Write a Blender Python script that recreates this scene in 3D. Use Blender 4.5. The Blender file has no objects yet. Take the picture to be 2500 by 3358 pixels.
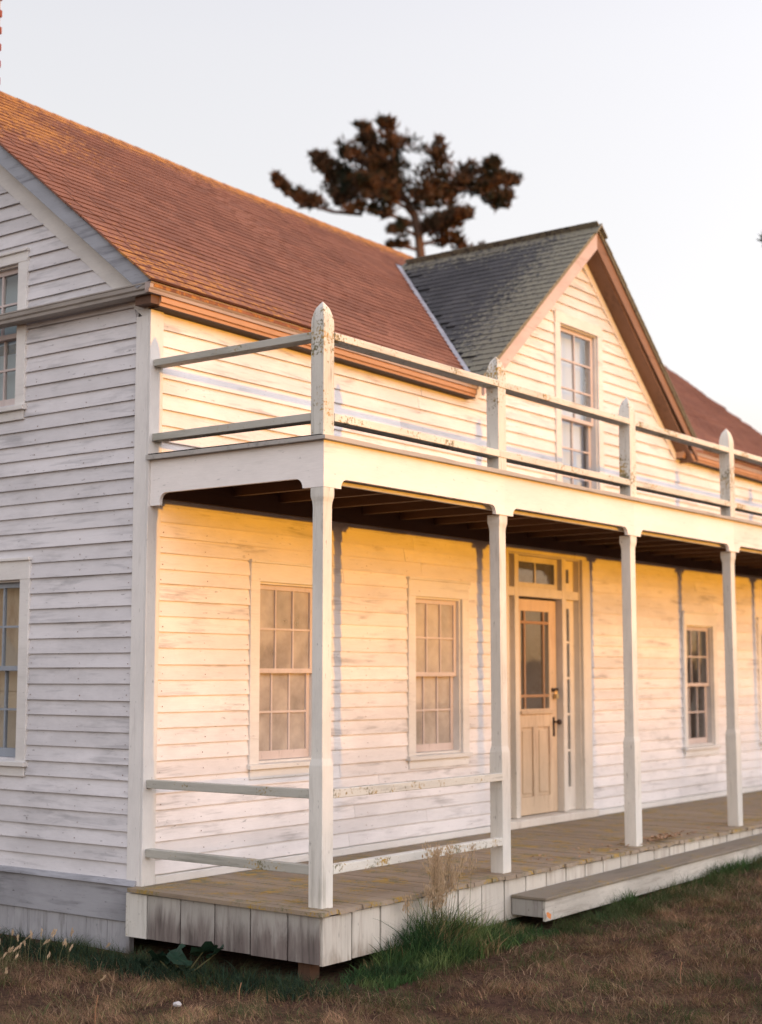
import bpy, bmesh, math, random
import numpy as np
from mathutils import Vector, Matrix, noise

random.seed(7)
rng = np.random.default_rng(11)
SC = bpy.context.scene
COL = SC.collection
rad = math.radians

# ------------------------------------------------------------------ camera
CAMP = Vector((-7.02328, -7.21156, 1.37377))
YAW, PITCH = 0.642574, 0.108441
FWD = Vector((math.cos(YAW) * math.cos(PITCH), math.sin(YAW) * math.cos(PITCH), math.sin(PITCH)))
cam_d = bpy.data.cameras.new('camera')
cam = bpy.data.objects.new('camera', cam_d)
COL.objects.link(cam)
cam.location = CAMP
cam.rotation_euler = FWD.to_track_quat('-Z', 'Y').to_euler()
cam_d.sensor_fit = 'VERTICAL'
cam_d.sensor_height = 54.9
cam_d.sensor_width = 54.9
cam_d.lens = 54.9 * 4894.4 / 3358.0
cam_d.clip_start = 0.1
cam_d.clip_end = 3000
cam_d.dof.use_dof = True
cam_d.dof.focus_distance = 8.9
cam_d.dof.aperture_fstop = 2.3
SC.camera = cam

# ------------------------------------------------------------------ sky, sun, exposure
SUN_EL = rad(1.25)
SUN_AZ = 0.022            # the sun stands this far towards +X from straight in front of the facade
world = bpy.data.worlds.new('World')
SC.world = world
world.use_nodes = True
wn, wl = world.node_tree.nodes, world.node_tree.links
bg = wn['Background']
sky = wn.new('ShaderNodeTexSky')
sky.sky_type = 'NISHITA'
sky.sun_disc = False
sky.sun_elevation = SUN_EL
sky.sun_rotation = math.pi - SUN_AZ
sky.dust_density = 1.5
sky.ozone_density = 1.0
SKY_GAIN, VEIL = 1.0, 1.0
tc = wn.new('ShaderNodeTexCoord')
sep = wn.new('ShaderNodeSeparateXYZ')
wl.new(tc.outputs['Generated'], sep.inputs[0])
ramp = wn.new('ShaderNodeValToRGB')       # thin bright evening haze: palest low down, lavender overhead
wl.new(sep.outputs['Z'], ramp.inputs[0])
er = ramp.color_ramp
er.elements[0].position = 0.0; er.elements[0].color = (0.55, 0.31, 0.12, 1)
er.elements[1].position = 1.0; er.elements[1].color = (0.50, 0.51, 0.66, 1)
for p, c in ((0.05, (0.70, 0.48, 0.30)), (0.11, (0.84, 0.73, 0.66)), (0.19, (0.905, 0.885, 0.895)), (0.40, (0.83, 0.815, 0.85)), (0.52, (0.73, 0.715, 0.79))):
    e = er.elements.new(p); e.color = (*c, 1)
mul = wn.new('ShaderNodeMix'); mul.data_type = 'RGBA'; mul.blend_type = 'ADD'
mul.inputs[0].default_value = 1.0
sc1 = wn.new('ShaderNodeVectorMath'); sc1.operation = 'SCALE'; sc1.inputs['Scale'].default_value = 9.2
wl.new(ramp.outputs[0], sc1.inputs[0])
def wmath(op, a, b):
    nd = wn.new('ShaderNodeMath'); nd.operation = op
    for i, v in enumerate((a, b)):
        if isinstance(v, bpy.types.NodeSocket): wl.new(v, nd.inputs[i])
        else: nd.inputs[i].default_value = v
    return nd.outputs[0]
# evening haze brightened towards the unseen sunset to light the facade, fading smoothly round
toward = wmath('MULTIPLY', wmath('SUBTRACT', 1.0, sep.outputs['Y']), 0.5)
glow = wmath('ADD', wmath('MULTIPLY', wmath('POWER', toward, 2.0), 2.45 * 9.0), 0.965 * 9.0)
wl.new(glow, sc1.inputs['Scale'])
wl.new(sky.outputs[0], mul.inputs[6]); wl.new(sc1.outputs[0], mul.inputs[7])
wl.new(mul.outputs[2], bg.inputs[0])
bg.inputs[1].default_value = 0.1

sun_d = bpy.data.lights.new('sun', 'SUN')
sun_d.energy = 2.75
sun_d.color = (1.0, 0.41, 0.008)
sun_d.angle = rad(0.53)
sun = bpy.data.objects.new('sun', sun_d)
COL.objects.link(sun)
to_sun = Vector((math.sin(SUN_AZ) * math.cos(SUN_EL), -math.cos(SUN_AZ) * math.cos(SUN_EL), math.sin(SUN_EL)))
sun.rotation_euler = to_sun.to_track_quat('Z', 'Y').to_euler()
sun.location = (0, -30, 20)

SC.view_settings.view_transform = 'Standard'
SC.view_settings.look = 'None'
SC.view_settings.exposure = 0.0
SC.view_settings.gamma = 1.0
SC.view_settings.use_curve_mapping = False
SC.render.film_transparent = False
try:
    SC.cycles.max_bounces = 8
    SC.cycles.transparent_max_bounces = 12
    SC.cycles.caustics_reflective = False
    SC.cycles.caustics_refractive = False
except Exception:
    pass

# ------------------------------------------------------------------ material helpers
class NB:
    """tiny node builder"""
    def __init__(self, name):
        self.m = bpy.data.materials.new(name); self.m.use_nodes = True
        self.t = self.m.node_tree; self.n = self.t.nodes; self.l = self.t.links
        self.n.clear()
        self.out = self.n.new('ShaderNodeOutputMaterial')
    def new(self, typ, **kw):
        nd = self.n.new(typ)
        for k, v in kw.items(): setattr(nd, k, v)
        return nd
    def link(self, a, b): self.l.new(a, b)
    def val(self, sock, v):
        if isinstance(v, bpy.types.NodeSocket): self.l.new(v, sock)
        elif v is not None: sock.default_value = v
    def math(self, op, a, b=None, c=None, clamp=False):
        nd = self.n.new('ShaderNodeMath'); nd.operation = op; nd.use_clamp = clamp
        self.val(nd.inputs[0], a); self.val(nd.inputs[1], b); self.val(nd.inputs[2], c)
        return nd.outputs[0]
    def mix(self, f, a, b, mode='MIX'):
        nd = self.n.new('ShaderNodeMix'); nd.data_type = 'RGBA'; nd.blend_type = mode
        self.val(nd.inputs[0], f)
        for i, v in ((6, a), (7, b)):
            if isinstance(v, tuple): v = (*v, 1) if len(v) == 3 else v
            self.val(nd.inputs[i], v)
        return nd.outputs[2]
    def step(self, x, lo, hi):
        nd = self.n.new('ShaderNodeMapRange'); nd.interpolation_type = 'SMOOTHSTEP'
        self.val(nd.inputs[0], x); nd.inputs[1].default_value = lo; nd.inputs[2].default_value = hi
        return nd.outputs[0]
    def noise(self, vec, scale=1.0, detail=6, rough=0.6, dist=0.0):
        nd = self.n.new('ShaderNodeTexNoise'); nd.noise_dimensions = '3D'
        self.val(nd.inputs['Vector'], vec)
        nd.inputs['Scale'].default_value = scale; nd.inputs['Detail'].default_value = detail
        nd.inputs['Roughness'].default_value = rough; nd.inputs['Distortion'].default_value = dist
        return nd.outputs['Fac']
    def coords(self, shift=True):
        t = self.n.new('ShaderNodeTexCoord').outputs['Object']
        oi = self.n.new('ShaderNodeObjectInfo')
        self.rand = oi.outputs['Random']
        if not shift: return t
        cb = self.n.new('ShaderNodeCombineXYZ')
        self.link(self.math('MULTIPLY', self.rand, 61.0), cb.inputs[0])
        self.link(self.math('MULTIPLY', self.rand, 23.0), cb.inputs[1])
        self.link(self.math('MULTIPLY', self.rand, 41.0), cb.inputs[2])
        va = self.n.new('ShaderNodeVectorMath'); va.operation = 'ADD'
        self.link(t, va.inputs[0]); self.link(cb.outputs[0], va.inputs[1])
        return va.outputs[0]
    def scale(self, vec, s):
        nd = self.n.new('ShaderNodeVectorMath'); nd.operation = 'MULTIPLY'
        self.link(vec, nd.inputs[0]); nd.inputs[1].default_value = s
        return nd.outputs[0]
    def bump(self, h, strength=0.3, dist=0.002):
        nd = self.n.new('ShaderNodeBump'); self.link(h, nd.inputs['Height'])
        nd.inputs['Strength'].default_value = strength; nd.inputs['Distance'].default_value = dist
        return nd.outputs[0]
    def done(self, color, rough=0.65, normal=None, spec=0.3, metal=0.0, trans=None):
        p = self.n.new('ShaderNodeBsdfPrincipled')
        if isinstance(color, tuple): color = (*color, 1)
        self.val(p.inputs['Base Color'], color); self.val(p.inputs['Roughness'], rough)
        p.inputs['Specular IOR Level'].default_value = spec
        p.inputs['Metallic'].default_value = metal
        if normal is not None: self.link(normal, p.inputs['Normal'])
        self.link(p.outputs[0], self.out.inputs[0])
        self.p = p
        return self.m

AX = {'x': 0, 'y': 1, 'z': 2}
def stretch(axis, along, across):
    s = [across] * 3; s[AX[axis]] = along
    return tuple(s)

def wood_paint(name, axis, base, worn, amount=0.5, rough=0.62, lichen=0.0, raw=None, rawamt=0.0, spec=0.25, var=0.07, low=None, grimy=1.0):
    """old paint on wood with the grain showing, grey worn streaks, optional lichen and bare timber"""
    b = NB(name)
    v = b.coords()
    streak = b.noise(b.scale(v, stretch(axis, 2.2, 26)), 1, 7, 0.62, 0.6)
    patch = b.noise(b.scale(v, stretch(axis, 1.6, 5)), 1, 4, 0.55)
    fine = b.noise(b.scale(v, stretch(axis, 9, 170)), 1, 3, 0.6)
    m = b.math('ADD', b.math('MULTIPLY', streak, 0.55), b.math('MULTIPLY', patch, 0.45))
    lo = 0.62 - 0.2 * amount
    mask = b.step(m, lo, lo + 0.16)
    mask = b.math('MULTIPLY', mask, b.math('MULTIPLY_ADD', fine, 0.9, 0.25), clamp=True)
    c = b.mix(mask, base, worn)
    if raw is not None:
        rm = b.noise(b.scale(v, stretch(axis, 2.0, 12 if low is None else 8)), 1, 6 if low is None else 4, 0.62, 0.8)
        rv = b.math('MULTIPLY_ADD', fine, 0.10, b.math('MULTIPLY', rm, 0.75))
        if low is not None:          # splash-back wears the lower part of the board bare
            so = b.new('ShaderNodeSeparateXYZ'); b.link(b.n.new('ShaderNodeTexCoord').outputs['Object'], so.inputs[0])
            rv = b.math('MULTIPLY_ADD', b.step(so.outputs[2], low[0], low[1]), 0.26, rv)
        rmask = b.step(rv, 0.50 - rawamt * 0.3, 0.78 - rawamt * 0.3)
        rawc = b.mix(b.step(streak, 0.35, 0.7), raw, tuple(x * 0.55 for x in raw))
        c = b.mix(rmask, c, rawc)
    shade = b.math('MULTIPLY_ADD', b.rand, 2 * var, 1.0 - var)
    shade = b.math('MULTIPLY', shade, b.math('MULTIPLY_ADD', fine, 0.16, 0.92))
    wp = b.new('ShaderNodeNewGeometry').outputs['Position']
    grime = b.math('ADD', b.math('MULTIPLY', b.noise(b.scale(wp, stretch(axis, 1.5, 3.6)), 1, 6, 0.7), 0.6), b.math('MULTIPLY', b.noise(wp, 0.7, 3, 0.5), 0.4))
    shade = b.math('MULTIPLY', shade, b.math('MULTIPLY_ADD', b.step(grime, 0.40, 0.62), -0.15 * grimy, 1.04))
    speck = b.step(b.noise(b.scale(v, stretch(axis, 14, 50)), 1, 3, 0.6), 0.66, 0.74)
    shade = b.math('MULTIPLY', shade, b.math('MULTIPLY_ADD', speck, -0.38 * grimy, 1.0))
    vm = b.n.new('ShaderNodeVectorMath'); vm.operation = 'SCALE'
    b.link(c, vm.inputs[0]); b.link(shade, vm.inputs['Scale'])
    c = vm.outputs[0]
    if lichen > 0:
        n1 = b.noise(wp, 55, 4, 0.7); n2 = b.noise(wp, 3.2, 4, 0.65)
        lm = b.step(b.math('ADD', b.math('MULTIPLY', n1, 0.5), b.math('MULTIPLY', n2, 0.5)), 0.63 - 0.17 * lichen, 0.71 - 0.17 * lichen)
        lc = b.mix(b.step(b.noise(wp, 9, 3), 0.4, 0.6), (0.38, 0.24, 0.05), (0.17, 0.155, 0.085))
        c = b.mix(lm, c, lc)
    h = b.math('MULTIPLY_ADD', streak, 0.6, b.math('MULTIPLY', fine, 0.5))
    return b.done(c, rough, b.bump(h, 0.35, 0.003), spec)

WHITE = (0.79, 0.755, 0.745); WORN = (0.36, 0.335, 0.325)
M = {}
for a in 'xyz':
    M['paint_' + a] = wood_paint('weathered_white_paint_' + a, a, WHITE, WORN, 0.50, grimy=1.0)
    M['trim_' + a] = wood_paint('white_trim_paint_' + a, a, (0.73, 0.71, 0.68), (0.45, 0.42, 0.40), 0.3)
    M['porch_' + a] = wood_paint('grey_white_porch_paint_' + a, a, (0.72, 0.70, 0.64), (0.42, 0.40, 0.34), 0.5, lichen=0.05, grimy=1.2)
    M['rail_' + a] = wood_paint('lichen_spotted_rail_paint_' + a, a, (0.68, 0.665, 0.60), (0.33, 0.32, 0.28), 0.55, lichen=0.58)
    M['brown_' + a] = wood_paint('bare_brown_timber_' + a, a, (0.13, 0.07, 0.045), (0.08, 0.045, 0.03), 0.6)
M['rail_y'] = wood_paint('grey_lichened_side_rail', 'y', (0.47, 0.46, 0.405), (0.24, 0.24, 0.20), 0.6, lichen=0.42)
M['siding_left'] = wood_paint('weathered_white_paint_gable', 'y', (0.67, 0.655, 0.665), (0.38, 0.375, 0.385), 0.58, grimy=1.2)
M['greywood'] = wood_paint('grey_weathered_bargeboard', 'y', (0.36, 0.38, 0.42), (0.14, 0.14, 0.16), 0.62)
M['pink_trim'] = wood_paint('pinkish_white_rake_paint', 'x', (0.62, 0.50, 0.47), (0.40, 0.27, 0.23), 0.5)
M['cornice'] = wood_paint('faded_cornice_paint', 'x', (0.44, 0.36, 0.33), (0.22, 0.15, 0.12), 0.55)
M['bed'] = wood_paint('painted_sunlight_bed_moulding', 'x', (0.50, 0.29, 0.17), (0.27, 0.13, 0.07), 0.5)  # orange of the low sun put into the moulding's base colour
M['eave_shade'] = wood_paint('painted_eave_shade', 'x', (0.035, 0.02, 0.014), (0.02, 0.012, 0.01), 0.5)  # near-black colour stands for the shade under the eave cornice
for a in 'xy': M['fascia_' + a] = wood_paint('thick_white_fascia_paint_' + a, a, (0.84, 0.80, 0.765), (0.52, 0.49, 0.45), 0.32, grimy=.7)
M['cornice_y'] = wood_paint('faded_cornice_paint_side', 'y', (0.36, 0.33, 0.30), (0.19, 0.17, 0.14), 0.55)
M['sash'] = wood_paint('pinkish_sash_paint', 'z', (0.60, 0.52, 0.49), (0.42, 0.33, 0.30), 0.35)
M['sash_grey'] = wood_paint('blue_grey_sash_paint', 'z', (0.30, 0.33, 0.37), (0.22, 0.24, 0.26), 0.35)
M['door_frame'] = wood_paint('door_frame_paint', 'z', (0.66, 0.61, 0.54), (0.42, 0.34, 0.28), 0.4)
M['door'] = wood_paint('faded_cream_door_paint', 'z', (0.60, 0.46, 0.32), (0.36, 0.24, 0.17), 0.55)
M['muntin_brown'] = wood_paint('brown_door_muntin', 'z', (0.36, 0.22, 0.13), (0.2, 0.12, 0.07), 0.5)
M['skirt'] = wood_paint('bare_worn_skirt_board', 'z', (0.60, 0.565, 0.495), (0.37, 0.315, 0.26), 0.72, raw=(0.34, 0.275, 0.215), rawamt=-.1, low=(-.10, -.40))
M['skirt_side'] = wood_paint('bare_worn_skirt_board_side', 'z', (0.40, 0.38, 0.345), (0.25, 0.22, 0.20), 0.6, raw=(0.215, 0.18, 0.165), rawamt=0.25, low=(-.03, -.27))
M['base_board'] = wood_paint('grey_painted_base_board', 'y', (0.35, 0.355, 0.38), (0.16, 0.16, 0.17), 0.72, grimy=1.8)
M['base_vert'] = wood_paint('stained_foundation_board', 'z', (0.35, 0.35, 0.365), (0.15, 0.145, 0.14), 0.7, raw=(0.2, 0.16, 0.14), rawamt=0.0, low=(-.34, -.52), grimy=1.8)
M['deck'] = wood_paint('weathered_deck_board', 'y', (0.30, 0.235, 0.17), (0.18, 0.14, 0.10), 0.55, lichen=0.8, rough=0.75, var=0.10)
M['riser'] = wood_paint('grimy_step_riser', 'x', (0.58, 0.55, 0.485), (0.35, 0.31, 0.26), 0.72, grimy=1.8)
M['step_tread'] = wood_paint('mossy_step_tread', 'x', (0.25, 0.21, 0.16), (0.15, 0.12, 0.09), 0.6, lichen=0.55, rough=0.8)
M['cap_edge'] = wood_paint('weathered_edge_timber', 'x', (0.42, 0.40, 0.37), (0.2, 0.19, 0.17), 0.6, lichen=0.15)
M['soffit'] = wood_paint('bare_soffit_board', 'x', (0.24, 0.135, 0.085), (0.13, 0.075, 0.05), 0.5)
M['felt'] = NB('dark_roofing_felt').done((0.05, 0.045, 0.04), 0.95)
M['dark'] = NB('painted_underfloor_shade').done((0.012, 0.01, 0.008), 0.9)  # near-black colour stands for the shade below the porch floor

def shingle_mat(name, c1, c2, c3, moss, mossc, edgeterm):
    b = NB(name)
    v = b.coords(False)
    geo = b.new('ShaderNodeNewGeometry')
    w = geo.outputs['Position']
    n1 = b.noise(w, 42 if edgeterm == 'main' else 26, 5, 0.72); n2 = b.noise(w, 1.1, 4, 0.6); n3 = b.noise(w, 14, 4, 0.6)
    c = b.mix(b.step(n2, 0.35, 0.65), c1, c2)
    c = b.mix(b.math('MULTIPLY', b.step(n1, 0.45, 0.7), 0.6), c, c3)
    vor = b.new('ShaderNodeTexVoronoi'); vor.inputs['Scale'].default_value = 5.2; b.link(w, vor.inputs['Vector'])
    vs_ = b.new('ShaderNodeSeparateXYZ'); b.link(vor.outputs['Color'], vs_.inputs[0])
    c = b.mix(b.math('MULTIPLY', vs_.outputs[0], 0.55), c, c3)
    sp = b.new('ShaderNodeSeparateXYZ'); b.link(w, sp.inputs[0])
    if edgeterm == 'main':
        # lichen gathers along the gable rake, the eave corner and the ridge
        e1 = b.math('MULTIPLY', b.step(sp.outputs[0], 2.0, 0.5), b.step(sp.outputs[1], 1.1, 2.2))
        e2 = b.step(sp.outputs[1], 2.25, 2.7)
        e3 = b.math('MULTIPLY', b.math('MULTIPLY', b.step(sp.outputs[1], 1.0, -0.15), b.step(sp.outputs[0], 3.2, 0.2)), 0.75)
        e = b.math('MAXIMUM', b.math('MAXIMUM', e1, e2), e3)
    else:
        e1 = b.step(sp.outputs[1], 0.9, -0.25)
        e = b.math('MAXIMUM', e1, b.math('MULTIPLY', b.step(sp.outputs[2], 5.5, 5.9), 0.8))
    mm = b.math('ADD', b.math('MULTIPLY', n3, 0.5 if edgeterm == 'main' else 0.3), b.math('MULTIPLY', n1, 0.45 if edgeterm == 'main' else 0.66))
    mm = b.math('ADD', mm, b.math('MULTIPLY', e, 0.19))
    mask = b.step(mm, moss, moss + 0.09)
    c = b.mix(mask, c, mossc)
    return b.done(c, 0.85, b.bump(n1, 0.7, 0.006), 0.15)

M['shingle'] = shingle_mat('red_brown_roof_shingle', (0.29, 0.135, 0.09), (0.235, 0.105, 0.07), (0.12, 0.06, 0.045), 0.58, (0.44, 0.205, 0.06), 'main')
M['shingle_grey'] = shingle_mat('grey_lichened_roof_shingle', (0.10, 0.098, 0.098), (0.075, 0.074, 0.075), (0.04, 0.04, 0.042), 0.55, (0.23, 0.215, 0.16), 'dormer')

M['butt'] = NB('dark_shingle_butt').done((0.10, 0.042, 0.03), .9)
M['butt_grey'] = NB('dark_grey_shingle_butt').done((0.03, 0.03, 0.032), .9)
def glass(name, dust, dustc=(0.62, 0.58, 0.54), wave=0.02):
    b = NB(name)
    v = b.coords()
    nz = b.noise(v, 3.0, 2, 0.5)
    nrm = b.bump(nz, wave, 0.05)
    tr = b.new('ShaderNodeBsdfTransparent'); tr.inputs[0].default_value = (0.9, 0.92, 0.9, 1)
    gl = b.new('ShaderNodeBsdfGlossy'); gl.inputs['Roughness'].default_value = 0.03
    b.link(nrm, gl.inputs['Normal'])
    lw = b.new('ShaderNodeLayerWeight'); lw.inputs[0].default_value = 0.5
    fr = b.math('MULTIPLY_ADD', b.math('POWER', lw.outputs['Facing'], 4.0), 0.95, 0.07)
    mx = b.new('ShaderNodeMixShader')
    b.link(b.math('MULTIPLY', fr, 1.5, clamp=True), mx.inputs[0])
    b.link(tr.outputs[0], mx.inputs[1]); b.link(gl.outputs[0], mx.inputs[2])
    df = b.new('ShaderNodeBsdfDiffuse'); df.inputs[0].default_value = (*dustc, 1)
    m2 = b.new('ShaderNodeMixShader')
    d = b.math('MULTIPLY', b.math('MULTIPLY_ADD', b.noise(v, 3.5, 4, 0.6), 1.8, 0.1), dust, clamp=True)
    b.link(d, m2.inputs[0]); b.link(mx.outputs[0], m2.inputs[1]); b.link(df.outputs[0], m2.inputs[2])
    b.link(m2.outputs[0], b.out.inputs[0])
    return b.m
M['glass_dusty'] = glass('dusty_old_glass', 0.42, (0.82, 0.73, 0.64))
M['glass_hazy'] = glass('hazy_sunlit_glass', 0.44, (0.84, 0.74, 0.65))
M['glass_mid'] = glass('lightly_dusty_glass', 0.10)
M['glass'] = glass('clear_old_glass', 0.02)

def plaster():
    b = NB('stained_plaster'); v = b.coords(False)
    c = b.mix(b.step(b.noise(v, 2.2, 6, 0.7), 0.42, 0.66), (0.85, 0.80, 0.72), (0.5, 0.38, 0.27))
    return b.done(c, 0.9)
M['plaster'] = plaster()
M['blind'] = NB('faded_beige_blind').done((0.50, 0.43, 0.36), .9)
def warm_blind():  # added blind whose beige stands for sunlit plaster inside the room
    b = NB('painted_sunlit_plaster_blind'); v = b.coords(False)
    c = b.mix(b.step(b.noise(b.scale(v, (5, 5, 1.6)), 1, 5, .65), .46, .66), (0.78, 0.66, 0.53), (0.50, 0.36, 0.26))
    m_ = b.done(c, .9, None, .1)
    t_ = b.new('ShaderNodeBsdfTranslucent'); t_.inputs[0].default_value = (0.85, 0.8, 0.7, 1)
    mx = b.new('ShaderNodeMixShader'); mx.inputs[0].default_value = .16
    b.link(b.p.outputs[0], mx.inputs[1]); b.link(t_.outputs[0], mx.inputs[2]); b.link(mx.outputs[0], b.out.inputs[0])
    return m_
M['blind_warm'] = warm_blind()
M['blind_blue_sky'] = NB('painted_blue_sky_reflection').done((0.36, 0.43, 0.48), .9)  # blue-grey imitates sky reflected in the upper gable panes
M['blind_pale_sky'] = NB('painted_pale_sky_reflection').done((0.56, 0.64, 0.82), .9)  # sky reflected in the upper front panes, put into the blind's bluish colour
M['floor_in'] = NB('bare_room_floor').done((0.16, 0.10, 0.06), 0.7)
M['attic'] = NB('dark_attic_boards').done((0.05, 0.04, 0.035), 0.9)
def flash():
    b = NB('weathered_zinc_flashing'); v = b.coords(False)
    c = b.mix(b.step(b.noise(v, 5, 5, .6), .4, .7), (0.30, 0.36, 0.45), (0.21, 0.25, 0.32))
    return b.done(c, 0.5, None, 0.4, 0.15)
M['flashing'] = flash()
M['iron'] = NB('dark_iron').done((0.05, 0.035, 0.03), 0.5, None, 0.4, 0.6)
M['brass'] = NB('worn_brass').done((0.55, 0.42, 0.22), 0.45, None, 0.5, 1.0)
M['rust'] = NB('rusty_nail_head').done((0.17, 0.085, 0.05), 0.8)
def brickm():
    b = NB('red_chimney_brick'); v = b.coords()
    c = b.mix(b.noise(v, 20, 5, .7), (0.30, 0.085, 0.06), (0.18, 0.06, 0.05))
    c = b.mix(b.math('MULTIPLY', b.rand, .5), c, (0.3, 0.1, 0.07))
    return b.done(c, 0.9, b.bump(b.noise(v, 60, 4), .5, .004), .1)
M['brick'] = brickm()
M['mortar'] = NB('pale_mortar').done((0.46, 0.36, 0.28), 0.95)

# ------------------------------------------------------------------ mesh helpers
def link(o, parent=None):
    COL.objects.link(o)
    if parent is not None: o.parent = parent
    return o

class MB:
    def __init__(self): self.v = []; self.f = []
    def hexa(self, p):
        """8 corners: bottom ring 0-3, top ring 4-7"""
        n = len(self.v); self.v += [tuple(q) for q in p]
        for f in ((0, 3, 2, 1), (4, 5, 6, 7), (0, 1, 5, 4), (1, 2, 6, 5), (2, 3, 7, 6), (3, 0, 4, 7)):
            self.f.append(tuple(n + i for i in f))
        return self
    def box(self, x0, x1, y0, y1, z0, z1):
        return self.hexa([(x0, y0, z0), (x1, y0, z0), (x1, y1, z0), (x0, y1, z0), (x0, y0, z1), (x1, y0, z1), (x1, y1, z1), (x0, y1, z1)])
    def prism(self, poly, d0, d1, to):
        """polygon [(a,b)] extruded from d0 to d1; to(a,b,d) gives a point"""
        n = len(self.v); k = len(poly)
        self.v += [to(a, b, d0) for a, b in poly] + [to(a, b, d1) for a, b in poly]
        self.f.append(tuple(n + i for i in range(k))[::-1]); self.f.append(tuple(n + k + i for i in range(k)))
        for i in range(k):
            j = (i + 1) % k
            self.f.append((n + i, n + j, n + k + j, n + k + i))
        return self
    def tube(self, pts, rads, seg=8, cap=True):
        n0 = len(self.v); pts = [Vector(p) for p in pts]; rings = []
        for i, p in enumerate(pts):
            d = (pts[min(i + 1, len(pts) - 1)] - pts[max(i - 1, 0)]).normalized()
            a = d.cross(Vector((0, 0, 1)) if abs(d.z) < 0.9 else Vector((1, 0, 0))).normalized(); b = d.cross(a)
            rings.append(len(self.v))
            for k in range(seg):
                t = 2 * math.pi * k / seg
                self.v.append(tuple(p + (a * math.cos(t) + b * math.sin(t)) * rads[i]))
        for i in range(len(pts) - 1):
            for k in range(seg):
                k2 = (k + 1) % seg
                self.f.append((rings[i] + k, rings[i] + k2, rings[i + 1] + k2, rings[i + 1] + k))
        if cap:
            self.f.append(tuple(rings[0] + k for k in range(seg))[::-1]); self.f.append(tuple(rings[-1] + k for k in range(seg)))
        return self
    def build(self, name, mat, parent=None, tf=None, bevel=0.0, smooth=False):
        vs = self.v if tf is None else [tf(*p) for p in self.v]
        me = bpy.data.meshes.new(name)
        me.from_pydata(vs, [], self.f); 
        bm = bmesh.new(); bm.from_mesh(me)
        bmesh.ops.recalc_face_normals(bm, faces=bm.faces)
        if bevel:
            bmesh.ops.bevel(bm, geom=list(bm.edges), offset=bevel, segments=1, affect='EDGES', clamp_overlap=True)
        ng = [f for f in bm.faces if len(f.verts) > 4]
        if ng: bmesh.ops.triangulate(bm, faces=ng)
        bm.to_mesh(me); bm.free()
        if smooth: me.polygons.foreach_set('use_smooth', [True] * len(me.polygons))
        me.materials.append(mat)
        return link(bpy.data.objects.new(name, me), parent)

def front(a, d, z): return (a, d, z)       # facade: a along x, d inwards
def gable(a, d, z): return (d, a, z)       # gable end: a along y, d inwards
def thing(name, label, cat, loc=(0, 0, 0), group=None):
    o = bpy.data.objects.new(name, None); o.empty_display_size = 0.3
    o.location = loc; link(o)
    o['label'] = label; o['category'] = cat
    if group: o['group'] = group
    return o
def tag(o, label=None, cat=None, kind=None, group=None):
    if label: o['label'] = label
    if cat: o['category'] = cat
    if kind: o['kind'] = kind
    if group: o['group'] = group
    return o

# ------------------------------------------------------------------ measures of the house (metres, corner of facade and gable at the origin)
L, RY = 12.45, 2.735                 # length, ridge position
SL = 0.797                           # roof slope
OV = 0.155                           # overhang
SAG = 0.012                          # the old eave drops this much per metre
PD = 1.517                           # porch depth to the outer face of the posts
BAY = 2.012
AX0, DZ, DSL, DOV = 5.955, 5.83, 0.865, 0.205     # wall gable: apex x, ridge height, slope, overhang
def sag(x, y, z): return (x, y, z - SAG * max(x, 0.0))
def roof_z(x, y): return 4.0 + SL * (y + OV) - SAG * max(x, 0) + (.009 * math.sin(1.15 * x + .4) + .004 * math.sin(3.1 * x)) * min(max((y + .2) / .8, 0), 1)
DB = (DZ - 4.0 + SAG * AX0) / SL - OV           # where the dormer ridge meets the main roof

# ------------------------------------------------------------------ ground
def ground_z(x, y):
    z = -0.455 + 0.031 * min(max(x + 0.6, 0), 7)
    if y < -2.4: z -= 0.012 * min(-2.4 - y, 3)
    z += 0.018 * noise.noise(Vector((x * 0.9, y * 0.9, 3.1))) + 0.008 * noise.noise(Vector((x * 4, y * 4, 7.7)))
    # land rises to a long low bank in front of the house
    t = min(max((-y - 110) / 70, 0), 1); t = t * t * (3 - 2 * t)
    z += t * (5.0 + 0.25 * noise.noise(Vector((x * 0.03, 1.5, 0)))) + (0.08 * noise.noise(Vector((x * 0.3, y * 0.3, 0))) * t)
    return z
def axis_lines(lo, hi, fine_lo, fine_hi, step):
    a = list(np.arange(fine_lo, fine_hi, step)); s = step
    p = fine_lo
    while p > lo: s *= 1.25; p -= s; a.insert(0, p)
    s = step; p = fine_hi
    while p < hi: s *= 1.25; p += s; a.append(p)
    return a
gx = axis_lines(-900, 900, -4, 9, 0.12); gy = axis_lines(-900, 900, -5.5, 1.8, 0.12)
gy = sorted(gy + [-110, -120, -130, -140, -150, -160, -170, -180, -190])
gv = [(x, y, ground_z(x, y)) for y in gy for x in gx]
nx = len(gx)
gf = [(j * nx + i, j * nx + i + 1, (j + 1) * nx + i + 1, (j + 1) * nx + i) for j in range(len(gy) - 1) for i in range(nx - 1)]
def soil():
    b = NB('dry_lawn_soil'); v = b.coords(False)
    n1 = b.noise(v, 1.3, 5, .6); n2 = b.noise(v, 24, 6, .7)
    c = b.mix(b.step(n1, .35, .65), (0.085, 0.045, 0.032), (0.13, 0.075, 0.045))
    c = b.mix(b.step(n2, .4, .65), c, (0.04, 0.024, 0.018))
    return b.done(c, 0.95, b.bump(n2, .8, .02), .05)
me = bpy.data.meshes.new('ground'); me.from_pydata(gv, [], gf); me.materials.append(soil())
me.polygons.foreach_set('use_smooth', [True] * len(me.polygons))
tag(link(bpy.data.objects.new('ground', me)), kind='structure')

# ------------------------------------------------------------------ house
house = thing('house', 'old white clapboard farmhouse with brown shingled roof and a central wall gable', 'house')

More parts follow.
